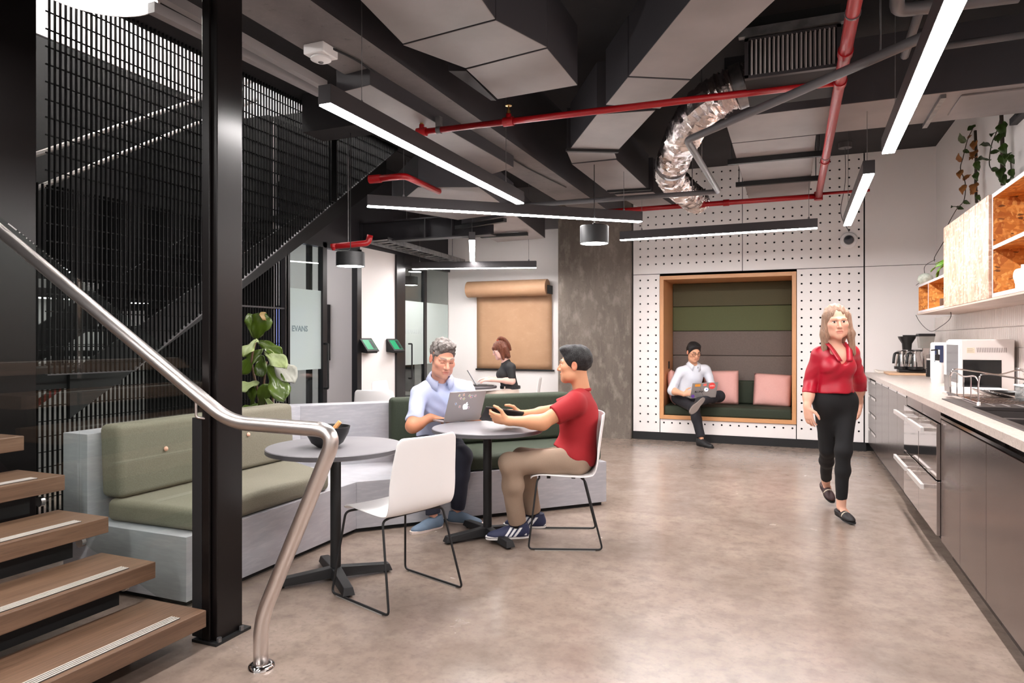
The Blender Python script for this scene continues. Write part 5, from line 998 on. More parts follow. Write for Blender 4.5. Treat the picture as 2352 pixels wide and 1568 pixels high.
def put_head(c, R, nb, h, fem=False, neck=.052, k=1.0):
    g = lambda p: loc(c, R, [a * k for a in p]); lo = np.minimum(V3(c) - .19, V3(nb) - .07); hi = np.maximum(V3(c) + .19, V3(nb) + .07); F_ = Field(lo, hi, h)
    E_ = lambda p, r, kk=.02, op='u': F_.ell(g(p), [a * k for a in r], R, kk, op)
    E_((0, -.012, .035), (.073, .093, .082), .01); E_((0, .028, -.03), (.06, .066, .08), .03); E_((0, .045, -.074), (.044 if fem else .05, .042, .04), .03)
    F_.ell(g((0, .076, -.1)), [.02 * k] * 3, R, .03)
    for s in (-1, 1):
        E_((s * .043, .06, -.02), (.024, .026, .022), .03); E_((s * .045, .03, -.075), (.022, .035, .03), .03)
        F_.cone(g((s * .012, .092, .022)), g((s * .046, .074, .02)), .011 * k, .009 * k, .016)
        E_((s * .031, .098, .004), (.017, .016, .011), .012, 's'); F_.ell(g((s * .031, .0765, .004)), [.0135 * k] * 3, R, .004)
        F_.ell(g((s * .077, -.008, -.008)), (.009 * k, .02 * k, .032 * k), R, .006); E_((s * .086, -.004, -.004), (.006, .011, .018), .004, 's')
    F_.cone(g((0, .09, .012)), g((0, .112, -.03)), .0075 * k, (.0105 if fem else .0125) * k, .012)
    for s in (-1, 1): F_.ell(g((s * (.0095 if fem else .012), .1, -.034)), [(.0075 if fem else .0095) * k] * 3, R, .006)
    F_.cone(g((-.017, .092, -.061)), g((.017, .092, -.061)), .0075 * k, .0075 * k, .008); F_.cone(g((-.013, .09, -.073)), g((.013, .09, -.073)), .008 * k, .008 * k, .006)
    E_((0, .106, -.0668), (.024, .016, .0022), .004, 's')
    F_.cone(g((0, -.022, -.05)), nb, neck, neck * 1.12, .03)
    return F_.mesh()
def head_cols(v, c, R, skin, hairc, lip, eyes='open', k=1.0, stubble=0):
    q = ((v - V3(c)) @ R) / k; n = len(v); col = np.tile(np.array(lin(skin)), (n, 1)); x, y, z = q[:, 0], q[:, 1], q[:, 2]; ax = np.abs(x)
    def paint(m, cc, a=1.0): col[m, :3] = col[m, :3] * (1 - a) + np.array(lin(cc)[:3]) * a
    paint((ax > .03) & (ax < .065) & (z < .01) & (z > -.06) & (y > .03), (215, 110, 95), .12); paint((y > .1) & (ax < .016) & (z < -.015) & (z > -.045), (215, 105, 90), .15); paint((ax > .07) & (z < .03) & (z > -.045), (220, 105, 90), .3)
    if stubble: paint((z < -.05) & (y > .0) & (z > -.13), (90, 75, 70), stubble)
    zc_ = z - 6 * ax ** 2; paint((ax < .023 - np.abs(zc_ + .067) * .6) & (zc_ < -.0575) & (zc_ > -.0775) & (y > .07), lip, .6)
    paint((ax > .013) & (ax < .05) & (np.abs(z - .0255 - .12 * (.03 - np.abs(ax - .03)) ) < .0042) & (y > .06), hairc, .85)
    e = np.sqrt(((ax - .031) / .0135) ** 2 + ((z - .003) / .006) ** 2)
    if eyes == 'open': paint((e < 1) & (y > .06), (235, 228, 224)); paint((e < 1) & (np.abs(ax - .031) < .0065) & (y > .06), (38, 26, 20)); paint((np.abs(z - .0095) < .002) & (np.abs(ax - .031) < .015) & (y > .06), (50, 34, 28), .8)
    else: paint((np.abs(z + .003 + 8 * (ax - .031) ** 2) < .0018) & (np.abs(ax - .031) < .015) & (y > .06), (52, 36, 30), .85)
    return col
def put_hand(F_, wr, f, n, s, curl=(.35, .5, .4), spread=.06, thumb=(.6, .5), size=1.0, curls=None):
    """wr wrist, f along the fingers, n back of the hand, s towards the thumb side"""
    f = Vector(f).normalized(); n = Vector(n); n = (n - f * n.dot(f)).normalized(); s0 = f.cross(n); s = s0 if s0.dot(Vector(s)) > 0 else -s0; wr = Vector(wr); z = size
    R = np.array([[s.x, f.x, n.x], [s.y, f.y, n.y], [s.z, f.z, n.z]]); F_.ell(wr + f * .048 * z, (.037 * z, .05 * z, .0155 * z), R, .012); F_.cone(wr - f * .01, wr + f * .03 * z, .0245 * z, .022 * z, .02)
    for i, (off, ln) in enumerate(((.03, .07), (.0105, .078), (-.009, .073), (-.0275, .057))):
        kn = wr + f * (.09 - abs(i - 1) * .004) * z + s * off * z; F_.cone(wr + f * .04 * z + s * off * .7 * z, kn, .0105 * z, .0098 * z, .012); d = (f + s * (off * spread / .03)).normalized(); p = kn; cu = (curls[i] if curls else curl)
        for j, fr in enumerate((.45, .3, .25)):
            a = cu[j]; ax = s; rot = Matrix.Rotation(a if f.cross(n).dot(s) > 0 else -a, 3, s); rot = rot if (rot @ d).dot(n) <= d.dot(n) + 1e-6 else Matrix.Rotation(-a if f.cross(n).dot(s) > 0 else a, 3, s); d = (rot @ d).normalized(); e = p + d * ln * fr * z
            F_.cone(p, e, (.0095 - j * .0008) * z, (.009 - j * .0009) * z, .0025); p = e
    b = wr + f * .022 * z + s * .026 * z; t1 = b + (f * thumb[1] + s * thumb[0] - n * .25).normalized() * .042 * z; t2 = t1 + (f * (thumb[1] + .35) + s * thumb[0] * .5 - n * .3).normalized() * .033 * z; t3 = t2 + (f * (thumb[1] + .5) + s * thumb[0] * .15 - n * .3).normalized() * .026 * z
    F_.cone(wr + f * .012 * z + s * .012 * z, b, .016 * z, .0145 * z, .012); F_.cone(b, t1, .0145 * z, .0115 * z, .008); F_.cone(t1, t2, .0112 * z, .0102 * z, .003); F_.cone(t2, t3, .01 * z, .008 * z, .003)
def put_arm(pts, radii, hand, h):
    P = [Vector(p) for p in pts]; al = P + [P[-1] + Vector(hand['f']).normalized() * .2]; lo = np.min([V3(p) for p in al], 0) - .09; hi = np.max([V3(p) for p in al], 0) + .09; F_ = Field(lo, hi, h)
    for a, b, ra, rb in zip(P, P[1:], radii, radii[1:]): F_.cone(a, b, ra, rb, .02)
    if len(P) > 2: e = P[-2]; m = e.lerp(P[-1], .28); F_.cone(e, m, radii[-2] * 1.0, radii[-2] * 1.03, .03)
    put_hand(F_, P[-1], hand['f'], hand['n'], hand['s'], **{k: v for k, v in hand.items() if k not in 'fns'}); return F_.mesh()
def torso(F_, J, g=0, fem=False, pel=True, depth=1.0):
    H, Nb, sL, sR = J['hip'], J['nb'], J['shL'], J['shR']; up = (Nb - H).normalized(); r = (sR - sL).normalized(); fw = up.cross(r).normalized(); fw = fw if fw.dot(J['fwd']) > 0 else -fw; r = fw.cross(up); R = np.array([[r.x, fw.x, up.x], [r.y, fw.y, up.y], [r.z, fw.z, up.z]]); L = (Nb - H).length; sw = (sR - sL).length / 2; k = sw / .19; bend = J.get('bend', 0); lp = lambda t: H.lerp(Nb, t) - fw * bend * math.sin(PI * t)
    if pel: F_.ell(lp(.04), ((.165 if not fem else .17) * k + g, .118 * depth + g, .12 + g), R, .06)
    F_.ell(lp(.34), ((.145 if not fem else .125) * k + g, .108 * depth + g, .30 * L + g), R, .07); F_.ell(lp(.66) + fw * .01, (.162 * k + g, .115 * depth + g, .30 * L + g), R, .07)
    if fem:
        for s in (-1, 1): F_.ell(lp(.62) + fw * .085 + r * s * .072 * k, (.062, .055, .062), R, .05)
    F_.cone(sL + (sR - sL) * .08, sR - (sR - sL) * .08, .05 + g, .05 + g, .05)
    for s in (sL, sR): F_.cone(s.lerp(Nb, .25), Nb.lerp(s, .15) - up * .012, .042 + g, .04 + g, .05)
    return R, up, r, fw
def fieldfor(pts, h, pad=.2):
    a = np.array([V3(p) for p in pts]); return Field(a.min(0) - pad, a.max(0) + pad, h)
def wrinkle(a, fr, seed=0, dirv=(0, 0, 1)):
    rr = random.Random(seed); w = [(rr.uniform(.5, 1.4) * fr, [rr.uniform(-1, 1) for _ in range(3)], rr.uniform(0, 6)) for _ in range(5)]
    def fn(x, y, z):
        o = 0
        for f, d, p in w: o = o + np.sin((x * d[0] + y * d[1] + z * (d[2] + .3 * dirv[2])) * f + p + 1.5 * np.sin((x * d[2] - y * d[0] + z * d[1]) * f * .5))
        return np.clip(o, -1.6, 4) * a / 2.6
    return fn
def sleeve(F_, sh, el, wr, upto, r0, r1, k=.028):
    """upto 0..1 upper arm, 1..2 forearm"""
    sh, el, wr = Vector(sh), Vector(el), Vector(wr)
    if upto <= 1:
        c = sh.lerp(el, upto); F_.cone(sh, sh.lerp(el, min(1, upto + .12)), r0, r1, k); F_.cut(c, el - sh, .11); return c
    c = el.lerp(wr, upto - 1); F_.cone(sh, el, r0, (r0 + r1) / 2, k); F_.cone(el, el.lerp(wr, min(1, upto - 1 + .1)), (r0 + r1) / 2, r1, .014); F_.cut(c, wr - el, .1); return c
def cuff(F_, c, d, r, w=.03): d = Vector(d).normalized(); F_.cone(c - d * w, c - d * .004, r, r, .004); F_.cut(c, d, .1)
def collar(parent, nb, up, fw, r0, mat, gap=.5, hgt=.04):
    up = Vector(up).normalized(); fw = Vector(fw); fw = (fw - up * fw.dot(up)).normalized(); s = up.cross(fw); rows = [[], [], [], []]
    for i in range(29):
        a = -PI + gap + (2 * PI - 2 * gap) * i / 28 + PI; d = fw * math.cos(a) + s * math.sin(a); front = max(0, math.cos(a)); pt = .028 * front ** 3
        rows[0].append(nb + d * (r0 + .0) + up * (-.005 - .02 * front)); rows[1].append(nb + d * (r0 + .004) + up * (hgt - .022 * front)); rows[2].append(nb + d * (r0 + .012) + up * (hgt - .004 - .022 * front)); rows[3].append(nb + d * (r0 + .034 + pt * .3) + up * (-.002 - .022 * front - pt))
    return MB().grid(rows).build('collar', mat, parent, smooth=True, solid=.004)
def legs(F_, J, r, k=.04, pel=(.165, .12, .12)):
    R = J['R']; F_.ell(J['hip'] + Vector((0, 0, -.005)), pel, R, .05)
    for s in 'LR':
        hp, kn, an = J['hp' + s], J['kn' + s], J['an' + s]; F_.cone(hp, kn, r[0], r[1], k); F_.cone(kn, kn.lerp(an, .35), r[1] * .98, r[2], .03); F_.cone(kn.lerp(an, .35), an, r[2], r[3], .03)
def shoe(parent, an, f, up, upper, solec, h=.003, size=1.0, low=False, kind='', soleh=.022):
    """shoe with upper and sole; an = ankle joint 8 cm above the sole"""
    f = Vector(f).normalized(); R = frame(f, up); c = Vector(an) - Vector((R[0, 2], R[1, 2], R[2, 2])) * .088 * size; g = lambda p: loc(c, R, [a * size for a in p]); pts = [g(p) for p in ((-.05, -.09, 0), (.05, .21, .12), (.05, -.09, .12), (-.05, .21, 0))]; F_ = fieldfor(pts, h, .05); z = size
    F_.ell(g((0, -.028, .04)), (.036 * z, .052 * z, .045 * z), R, .01); F_.ell(g((0, .05, .03)), (.038 * z, .085 * z, .04 * z), R, .03); F_.ell(g((0, .125, .024)), (.044 * z, .07 * z, .03 * z), R, .03)
    if not low: F_.cone(g((0, -.03, .05)), g((0, -.032, .088)), .038 * z, .036 * z, .03); F_.cone(g((0, -.01, .07)), g((0, .07, .048)), .03 * z, .026 * z, .025)
    F_.cut(g((0, .05, .014)), -Vector((R[0, 2], R[1, 2], R[2, 2])), .25); F_.cut(g((0, -.03, .096 if not low else .05)), Vector((R[0, 2], R[1, 2], R[2, 2])), .07)
    v, fc = F_.mesh(); v = relax(v, fc, 1); q = ((v - V3(c)) @ R) / size; col = np.tile(np.array(lin(upper)), (len(v), 1))
    sh = bpy.data.objects.new('shoe', None)
    o = skinmesh('shoe', [(v, fc)], SHOEM, parent, None); bpy.data.objects.remove(sh)
    if kind == 'stripes':
        m = np.zeros(len(v), bool)
        for y0 in (.012, .042, .072): m |= (np.abs(q[:, 1] - y0 + (q[:, 2] - .03) * .75) < .0085) & (q[:, 2] < .075) & (q[:, 2] > .016) & (np.abs(q[:, 0]) > .018)
        col[m] = np.array(lin((240, 240, 244))); 
    if kind == 'chain': m = (np.abs(q[:, 1] - .085) < .006) & (q[:, 2] > .03); col[m] = np.array(lin((200, 190, 170)))
    if kind == 'laces': m = (np.abs(q[:, 0]) < .02) & (q[:, 1] > .03) & (q[:, 1] < .1) & (q[:, 2] > .045) & (np.sin(q[:, 1] * 420) > .3); col[m] = np.array(lin((10, 10, 10)))
    a = o.data.color_attributes.new('col', 'FLOAT_COLOR', 'POINT'); a.data.foreach_set('color', col.astype(np.float32).ravel())
    out = []
    for i in range(36):
        t = 2 * PI * i / 36; y = .062 + .142 * math.cos(t); w = .036 + .012 * (y > .04) * min(1, (y - .04) / .08) ; w *= 1 - .12 * math.exp(-((y - .03) / .04) ** 2); out.append((w * math.copysign(abs(math.sin(t)) ** .75, math.sin(t)), y))
    m = MB(); n = len(out); vs = [g((x, y, 0)) for x, y in out] + [g((x * 1.02, y + (y - .06) * .01, soleh)) for x, y in out]; m.add(vs, [tuple(range(n)), tuple(range(n, 2 * n))[::-1]] + [(i, n + i, n + (i + 1) % n, (i + 1) % n) for i in range(n)]); m.build('sole', solec, o, bevel=.003)
    if kind == 'stripes': m = MB(); m.add([g((x * 1.035, y + (y - .06) * .02, zz)) for zz in (.0135, .0165) for x, y in out], [(i, (i + 1) % n, n + (i + 1) % n, n + i) for i in range(n)]); m.build('sole_line', M('navy line', (30, 34, 60), .5), o)
    return o, g, R
def hair_short(c, R, hairfn, h, k=1.0, size=(.083, .104, .095), off=(0, -.014, .036), plane=((0, .07, .06), (0, .86, -.5)), nape=-.07, extra=(), amp=.003, fr=110, seed=3):
    g = lambda p: loc(c, R, [a * k for a in p]); F_ = fieldfor([c], h, .2 * k); F_.ell(g(off), [a * k for a in size], R, .01)
    for p, r in extra: F_.ell(g(p), [a * k for a in r], R, .03)
    rr = random.Random(seed); w = [([rr.uniform(-1, 1) for _ in range(3)], rr.uniform(0, 6)) for _ in range(6)]
    F_.ripple(lambda x, y, z: sum(np.sin((x * d[0] + y * d[1] + z * d[2]) * fr + p) for d, p in w) * amp / 2.5)
    nn = R @ np.array(plane[1]); F_.cut(g(plane[0]), nn, .3, .01); F_.cut(g((0, 0, nape)), -R[:, 2], .25, .01); F_.ell(g((0, .045, -.03)), (.064 * k, .066 * k, .085 * k), R, .008, 's')
    for s in (-1, 1): F_.ell(g((s * .085, -.006, -.012)), (.016 * k, .024 * k, .036 * k), R, .006, 's')
    return F_.mesh()
def core(J, h=.014, r=.045):
    P = [J['hip'], J['nb'], J['shL'], J['shR'], J['elL'], J['elR'], J['hpL'], J['hpR'], J['knL'], J['knR'], J['anL'], J['anR']]; F_ = fieldfor(P, h, .12); F_.cone(J['hip'], J['nb'], .08, .06, .05); F_.cone(J['shL'], J['shR'], .04, .04, .04); F_.cone(J['hpL'], J['hpR'], .06, .06, .04)
    for s in 'LR': F_.cone(J['sh' + s], J['el' + s], .032, .026, .03); F_.cone(J['el' + s], J['wr' + s], .026, .02, .02); F_.cone(J['hp' + s], J['kn' + s], .055, .04, .04); F_.cone(J['kn' + s], J['an' + s], .038, .03, .03)
    return F_.mesh()
def body(parent, J, hd, arms, skin, hairc, lip, eyes, h=.0032, armskin=None, fem=False, stub=0, ks=1.0, neck=.052):
    c, R = hd; hv, hf = put_head(c, R, J['nb'], h, fem, neck, ks); hv = relax(hv, hf, 1, .4); parts = [(hv, hf)]; cols = [head_cols(hv, c, R, skin, hairc, lip, eyes, ks, stub)]
    for a in arms: v, f = put_arm(*a, h); v = relax(v, f, 1, .4); parts.append((v, f)); cols.append(np.tile(np.array(lin(armskin or skin)), (len(v), 1)))
    v, f = core(J); parts.append((v, f)); cols.append(np.tile(np.array(lin(skin)), (len(v), 1))); return skinmesh('body', parts, SKINM, parent, np.concatenate(cols))
def cloth(name, F_, mat, parent, amp=.004, fr=28, seed=1, rel=1): 
    if amp: F_.ripple(wrinkle(amp, fr, seed))
    v, f = F_.mesh(); return skinmesh(name, [(relax(v, f, rel), f)], mat, parent)
def glasses(parent, c, R, mat, k=1.0):
    g = lambda p: loc(c, R, [a * k for a in p]); m = MB()
    for s in (-1, 1):
        m.tube([g((s * .032 + .023 * math.cos(t) * (1 if True else 0), .1 - .1 * abs(.023 * math.cos(t)) * .3, .0 + .017 * math.copysign(abs(math.sin(t)) ** .8, math.sin(t)))) for t in [2 * PI * i / 20 for i in range(20)]], .0022, 6, closed=True); m.tube([g((s * .055, .098, .006)), g((s * .076, .06, .006)), g((s * .079, -.01, .002))], .002, 6)
    m.tube([g((-.009, .101, .004)), g((0, .103, .006)), g((.009, .101, .004))], .0022, 6); return m.build('glasses', mat, parent, smooth=True)
def fabric(name, c, c2, rough=.8, sc=4): return ML(name, c, rough, [('n', sc, (1, 1, 1), .35, .7, c2, .6), ('n', 260, (1, 1, 1), .4, .65, tuple(min(255, int(a * 1.06)) for a in c), .4)], bump=(1, .06))
AWAY = -cv
def laptop(name, label, bl, br, screen_up, depth_dir, wd, mat, hh=.235, th=.006):
    """bl, br hinge ends; screen_up direction of the lid; depth_dir of the keyboard half"""
    bl, br = Vector(bl), Vector(br); r = (br - bl).normalized(); su = Vector(screen_up).normalized(); dd = Vector(depth_dir); dd = (dd - r * dd.dot(r)).normalized(); w = (br - bl).length; mid = (bl + br) / 2
    t = thing(name, label, 'laptop', mid); nb_ = r.cross(dd); nb_ = nb_ if nb_.z > 0 else -nb_
    MB().obox(mid + dd * wd / 2 + nb_ * th, r * w / 2, dd * wd / 2, nb_ * th).build('base', mat, t, bevel=.004); MB().obox(mid + dd * wd * .38 + nb_ * (2 * th + .0005), r * w * .44, dd * wd * .26, nb_ * .0006).build('keyboard', BLK, t)
    ns = r.cross(su); ns = ns if ns.dot(dd) < 0 else -ns; c = mid + su * hh / 2 + nb_ * th * 1.5; ld = MB().obox(c, r * w / 2, su * hh / 2, ns * .003).build('lid', mat, t, bevel=.0025); MB().obox(c - ns * .0035, r * (w / 2 - .01), su * (hh / 2 - .01), ns * .0004).build('screen', M('laptop screen', (120, 140, 170), .3, emis=(190, 205, 225), es=.8), t)
    return t, ld, c + ns * .0032, r, su, ns
# ------------------------------------------------------------------ the grey-haired man on the bench
def mk(D_): return {k: (W(*v) if isinstance(v, tuple) else v) for k, v in D_.items()}
def setR(J):
    r = (J['hpR'] - J['hpL']).normalized(); f = Vector((0, 0, 1)).cross(r); f = f if f.dot(J['fwd']) > 0 else -f; J['R'] = frame(f)
fA = (cv * .8 + rt * .5).normalized()
J = mk(dict(hip=(1008, 1006, 5.3), nb=(1010, 874, 5.08), shR=(962, 905, 5.02), shL=(1072, 897, 5.14), elR=(948, 978, 4.86), wrR=(989, 959, 4.93), elL=(1090, 962, 5.16), wrL=(1060, 952, 5.06), hpR=(980, 1014, 5.25), hpL=(1032, 1014, 5.3), knR=(985, 1052, 4.8), knL=(1062, 1048, 4.88), anR=(996, 1186, 4.78), anL=(1050, 1174, 4.95))); J['fwd'] = fA; J['bend'] = -.0; setR(J)
p = thing('person', 'grey-haired man in a pale blue shirt typing on a laptop on the bench', 'person', (J['hip'].x, J['hip'].y, 0))
hc = W(1016, 822, 4.98); hR = frame(cv * .84 + rt * .44 - upv * .34, upv + rt * .04)
SK = (214, 156, 132); dr_ = (J['wrR'] - J['elR']).normalized()
ROLL = dict(curl=(.25, .45, .35), thumb=(.55, .6))
body(p, J, (hc, hR), [([J['elR'] + (J['shR'] - J['elR']) * .35, J['elR'], J['wrR']], [.048, .045, .028], dict(f=rt * .85 + AWAY * .35 - upv * .12, n=upv, s=AWAY, **ROLL)), ([J['elL'] + (J['shL'] - J['elL']) * .25, J['elL'], J['wrL']], [.046, .043, .027], dict(f=-rt * .7 + cv * .1 - upv * .1, n=upv, s=AWAY * .6 + rt * -.1, **ROLL))], SK, (110, 98, 92), (196, 118, 108), 'down', armskin=(196, 132, 100), stub=.14, ks=1.1, neck=.056)
v, f = hair_short(hc, hR, None, .0034, k=1.1, amp=.005, fr=170, size=(.079, .103, .098), extra=[((0, .045, .1), (.058, .045, .03))]); skinmesh('hair', [(v, f)], ML('grey curls', (128, 120, 116), .7, [('n', 45, (1, 1, 1), .4, .62, (84, 76, 72), .8), ('n', 18, (1, 1, 1), .55, .75, (178, 172, 168), .7)], bump=(0, .8)), p)
SHA = fabric('pale blue shirting', (184, 190, 216), (166, 174, 204), .75)
F_ = fieldfor([J['hip'], J['nb'], J['shL'], J['shR'], J['elL'], J['elR'], J['wrR'], J['wrL']], .0055, .2)
R_, up_, r_, fw_ = torso(F_, J, .014, depth=1.05); F_.ell(J['hip'] + fw_ * .07 + Vector((0, 0, -.03)), (.15, .12, .07), R_, .06)
for s in 'LR':
    c_ = sleeve(F_, J['sh' + s], J['el' + s], J['wr' + s], .84, .06, .056); cuff(F_, c_, J['el' + s] - J['sh' + s], .06, .05)
F_.cut(J['hip'] + Vector((0, 0, -.085)), (0, 0, -1), .4)
sh_ = cloth('shirt', F_, SHA, p, .0075, 34, 4); collar(p, J['nb'] + fw_ * .014 + up_ * .018, (J['nb'] - J['hip']), fw_, .07, SHA, .42, .045)
pl = [J['nb'].lerp(J['hip'], t) + fw_ * (.075 + .1 * math.sin(PI * min(1, t * 1.4)) ** .6) for t in [.12 + .07 * k for k in range(10)]]
NAVY = fabric('dark navy cloth', (36, 38, 54), (26, 28, 40), .8)
F_ = fieldfor([J[k] for k in ('hip', 'hpL', 'hpR', 'knL', 'knR', 'anL', 'anR')], .006, .16); legs(F_, J, (.088, .07, .062, .052))
for s in 'LR': F_.cut(J['an' + s] + Vector((0, 0, .02)), J['an' + s] - J['kn' + s], .1)
cloth('trousers', F_, NAVY, p, .005, 30, 7)
for s, d in (('R', cv * .75 - rt * .75), ('L', rt * .95 + cv * .3)): shoe(p, J['an' + s], d, (0, 0, 1), (96, 114, 134), M('cream sole', (216, 200, 192), .6), size=.98)
# his laptop
AL = M('silver aluminium', (176, 172, 172), .35, .7)
zt = .739; bl = onz(1019, 971, zt); br = onz(1111, 963, zt); br = bl + (br - bl).normalized() * .31; rr_ = (br - bl).normalized(); dpt = Vector((-rr_.y, rr_.x, 0)); dpt = dpt if dpt.dot(AWAY) > 0 else -dpt
t, ld, c, r, su, ns = laptop('laptop', 'silver laptop with number stickers and a glowing apple on its lid', bl, br, Vector((0, 0, 1)) * .95 - dpt * .33 + rr_ * .03, dpt, .22, AL, hh=.222)
rgt = r if r.dot(rt) > 0 else -r
def apple(parent, c, r, u, n, s, mat):
    pts = [(0, .33), (.12, .40), (.3, .42), (.44, .34), (.37, .24), (.33, .08), (.4, -.08), (.5, -.16), (.42, -.36), (.28, -.55), (.14, -.56), (0, -.5), (-.14, -.56), (-.28, -.55), (-.42, -.36), (-.52, -.08), (-.5, .18), (-.38, .36), (-.22, .42), (-.1, .38)]
    C_ = curve_pts([(a, b, 0) for a, b in pts], 4, closed=True); MB().extrude([c + r * q.x * s + u * q.y * s for q in C_], n * .0008).build('glowing_apple', mat, parent)
    lf = [(.0, .46), (.06, .62), (.2, .74), (.22, .6), (.12, .49)]; MB().extrude([c + r * a * s + u * b * s for a, b in lf], n * .0008).build('apple_leaf', mat, parent)
GLOW = emit('lit emblem', (240, 244, 255), 1.6); apple(ld, c - rgt * .0 - su * .002, rgt, su, ns, .042, GLOW)
for i, (tx, x, y, cc, ro) in enumerate((('2', -.095, .075, (176, 190, 40), .4), ('3', -.055, .078, (226, 130, 40), -.2), ('1', -.07, .055, (200, 30, 40), -.9), ('2', -.052, .048, (176, 190, 40), .6), ('2', -.008, .07, (120, 170, 60), .5), ('3', .004, .062, (200, 40, 70), 1.2), ('5', .016, .064, (40, 120, 170), .2), ('7', .04, .07, (160, 40, 90), 1.5), ('5', -.105, .012, (30, 130, 190), -.4), ('1', -.07, -.012, (190, 30, 40), 0), ('4', -.0, -.018, (110, 40, 110), 1.6))):
    u2 = su * math.cos(ro) + rgt * math.sin(ro); r2 = rgt * math.cos(ro) - su * math.sin(ro); w0 = c + rgt * (x + .02) + su * (y + .004) + ns * .0004
    text_mesh('sticker', tx, .019, w0 + ns * .0006, r2, u2, M('sticker %d' % i, cc, .5), ld, bold=.0006)
    MB().obox(w0 + u2 * .0065, r2 * .0075, u2 * .009, ns * .0003).build('sticker_backing', WPLAS, ld)
# ------------------------------------------------------------------ the man in the red T-shirt
fB = F2.copy(); J = mk(dict(hip=(1322, 1052, 4.53), nb=(1336, 898, 4.54), shL=(1318, 928, 4.36), shR=(1328, 920, 4.71), elL=(1245, 970, 4.30), wrL=(1166, 966, 4.34), elR=(1262, 948, 4.74), wrR=(1196, 952, 4.64), hpL=(1316, 1058, 4.44), hpR=(1320, 1055, 4.62), knL=(1172, 1064, 4.36), knR=(1198, 1054, 4.62), anL=(1188, 1203, 4.45), anR=(1226, 1180, 4.66))); J['fwd'] = fB; setR(J)
p = thing('person', 'man in a red T-shirt and khaki trousers holding a black tablet', 'person', (J['hip'].x, J['hip'].y, 0)); hc = W(1321, 837, 4.54); hR = frame(fB * .96 + AWAY * .22 - upv * .02)
SK = (206, 150, 116); tabF = (W(1118, 943, 4.42) - W(1206, 952, 4.5)).normalized()
body(p, J, (hc, hR), [([J['shL'], J['elL'], J['wrL']], [.056, .043, .028], dict(f=-rt * .82 + upv * .16 + AWAY * .2, n=cv * .85 - upv * .5, s=upv, curls=[(.3, .7, .5), (.45, .8, .6), (.6, .85, .6), (.7, .9, .6)], thumb=(.75, .6))), ([J['shR'], J['elR'], J['wrR']], [.056, .043, .028], dict(f=-rt * .9 - upv * .02, n=AWAY, s=upv, curl=(.5, .7, .5)))], SK, (24, 20, 20), (176, 100, 88), 'open', armskin=(208, 150, 114))
v, f = hair_short(hc, hR, None, .0032, amp=.0018, fr=140, size=(.084, .106, .098), nape=-.085, plane=((0, .078, .058), (0, .86, -.5)), extra=[((.0, .05, .1), (.058, .055, .03)), ((0, .082, .084), (.04, .022, .014))], seed=8); skinmesh('hair', [(v, f)], ML('black hair', (20, 18, 20), .5, [('n', 70, (1, 1, 3), .5, .75, (44, 42, 45), .6), ('n', 90, (3, 3, .5), .3, .7, (24, 22, 24), .5)], bump=(1, .9)), p)
F_ = fieldfor([J['hip'], J['nb'], J['shL'], J['shR'], J['elL'], J['elR']], .0055, .2); R_, up_, r_, fw_ = torso(F_, J, .014, depth=1.02)
for s in 'LR': sleeve(F_, J['sh' + s], J['el' + s], J['wr' + s], .62, .074, .066)
F_.ell(J['hip'] + fB * .02 + Vector((0, 0, .02)), (.18, .14, .1), R_, .05); F_.cut(J['hip'] + Vector((0, 0, -.045)) + fB * -.1, Vector((0, 0, -1)) + fB * .55, .4); F_.cut(J['nb'] + up_ * .028 + fw_ * .03, up_ + fw_ * .25, .09)
REDT = fabric('red jersey', (156, 18, 28), (134, 12, 22), .8); cloth('t_shirt', F_, REDT, p, .006, 26, 12)
MB().lathe([(.07, -.01), (.075, .0), (.072, .01), (.064, .012), (.062, 0)], J['nb'] - up_ * .002 + fw_ * .008, 32, axis=up_ + fw_ * .3, caps=False).build('neck_band', REDT, p, smooth=True)
KH = fabric('khaki twill', (152, 130, 112), (136, 114, 96), .8)
F_ = fieldfor([J[k] for k in ('hip', 'hpL', 'hpR', 'knL', 'knR', 'anL', 'anR')], .0055, .17); legs(F_, J, (.09, .072, .066, .056))
for s in 'LR': F_.cut(J['an' + s] + Vector((0, 0, .015)), J['an' + s] - J['kn' + s], .12)
cloth('trousers', F_, KH, p, .0055, 30, 15)
WS = M('white rubber sole', (230, 226, 224), .55)
for s, d in (('L', fB + cv * .12 + upv * -.02), ('R', fB + cv * -.05 + upv * -.0)):
    tb([J['an' + s] + Vector((0, 0, -.02)), J['an' + s] + Vector((0, 0, .06))], [.04, .042], 14).build('sock', BLK, p, smooth=True); o, g, R = shoe(p, J['an' + s], d, (0, 0, 1), (34, 40, 72), WS, h=.0025, kind='stripes', size=1.02)
    if s == 'L': text_mesh('shoe_lettering', 'adidas', .022, g((-.0395, -.03, .027)), -Vector(R[:, 1]), Vector(R[:, 2]), WPLAS, o, bold=.0004)
    for k in range(5): MB().tube(curve_pts([g((-.022, .03 + k * .014, .066 - k * .005)), g((0, .032 + k * .014, .082 - k * .006)), g((.022, .03 + k * .014, .066 - k * .005))], 3), .003, 6).build('lace', M('navy lace', (24, 28, 52), .7), o, smooth=True)
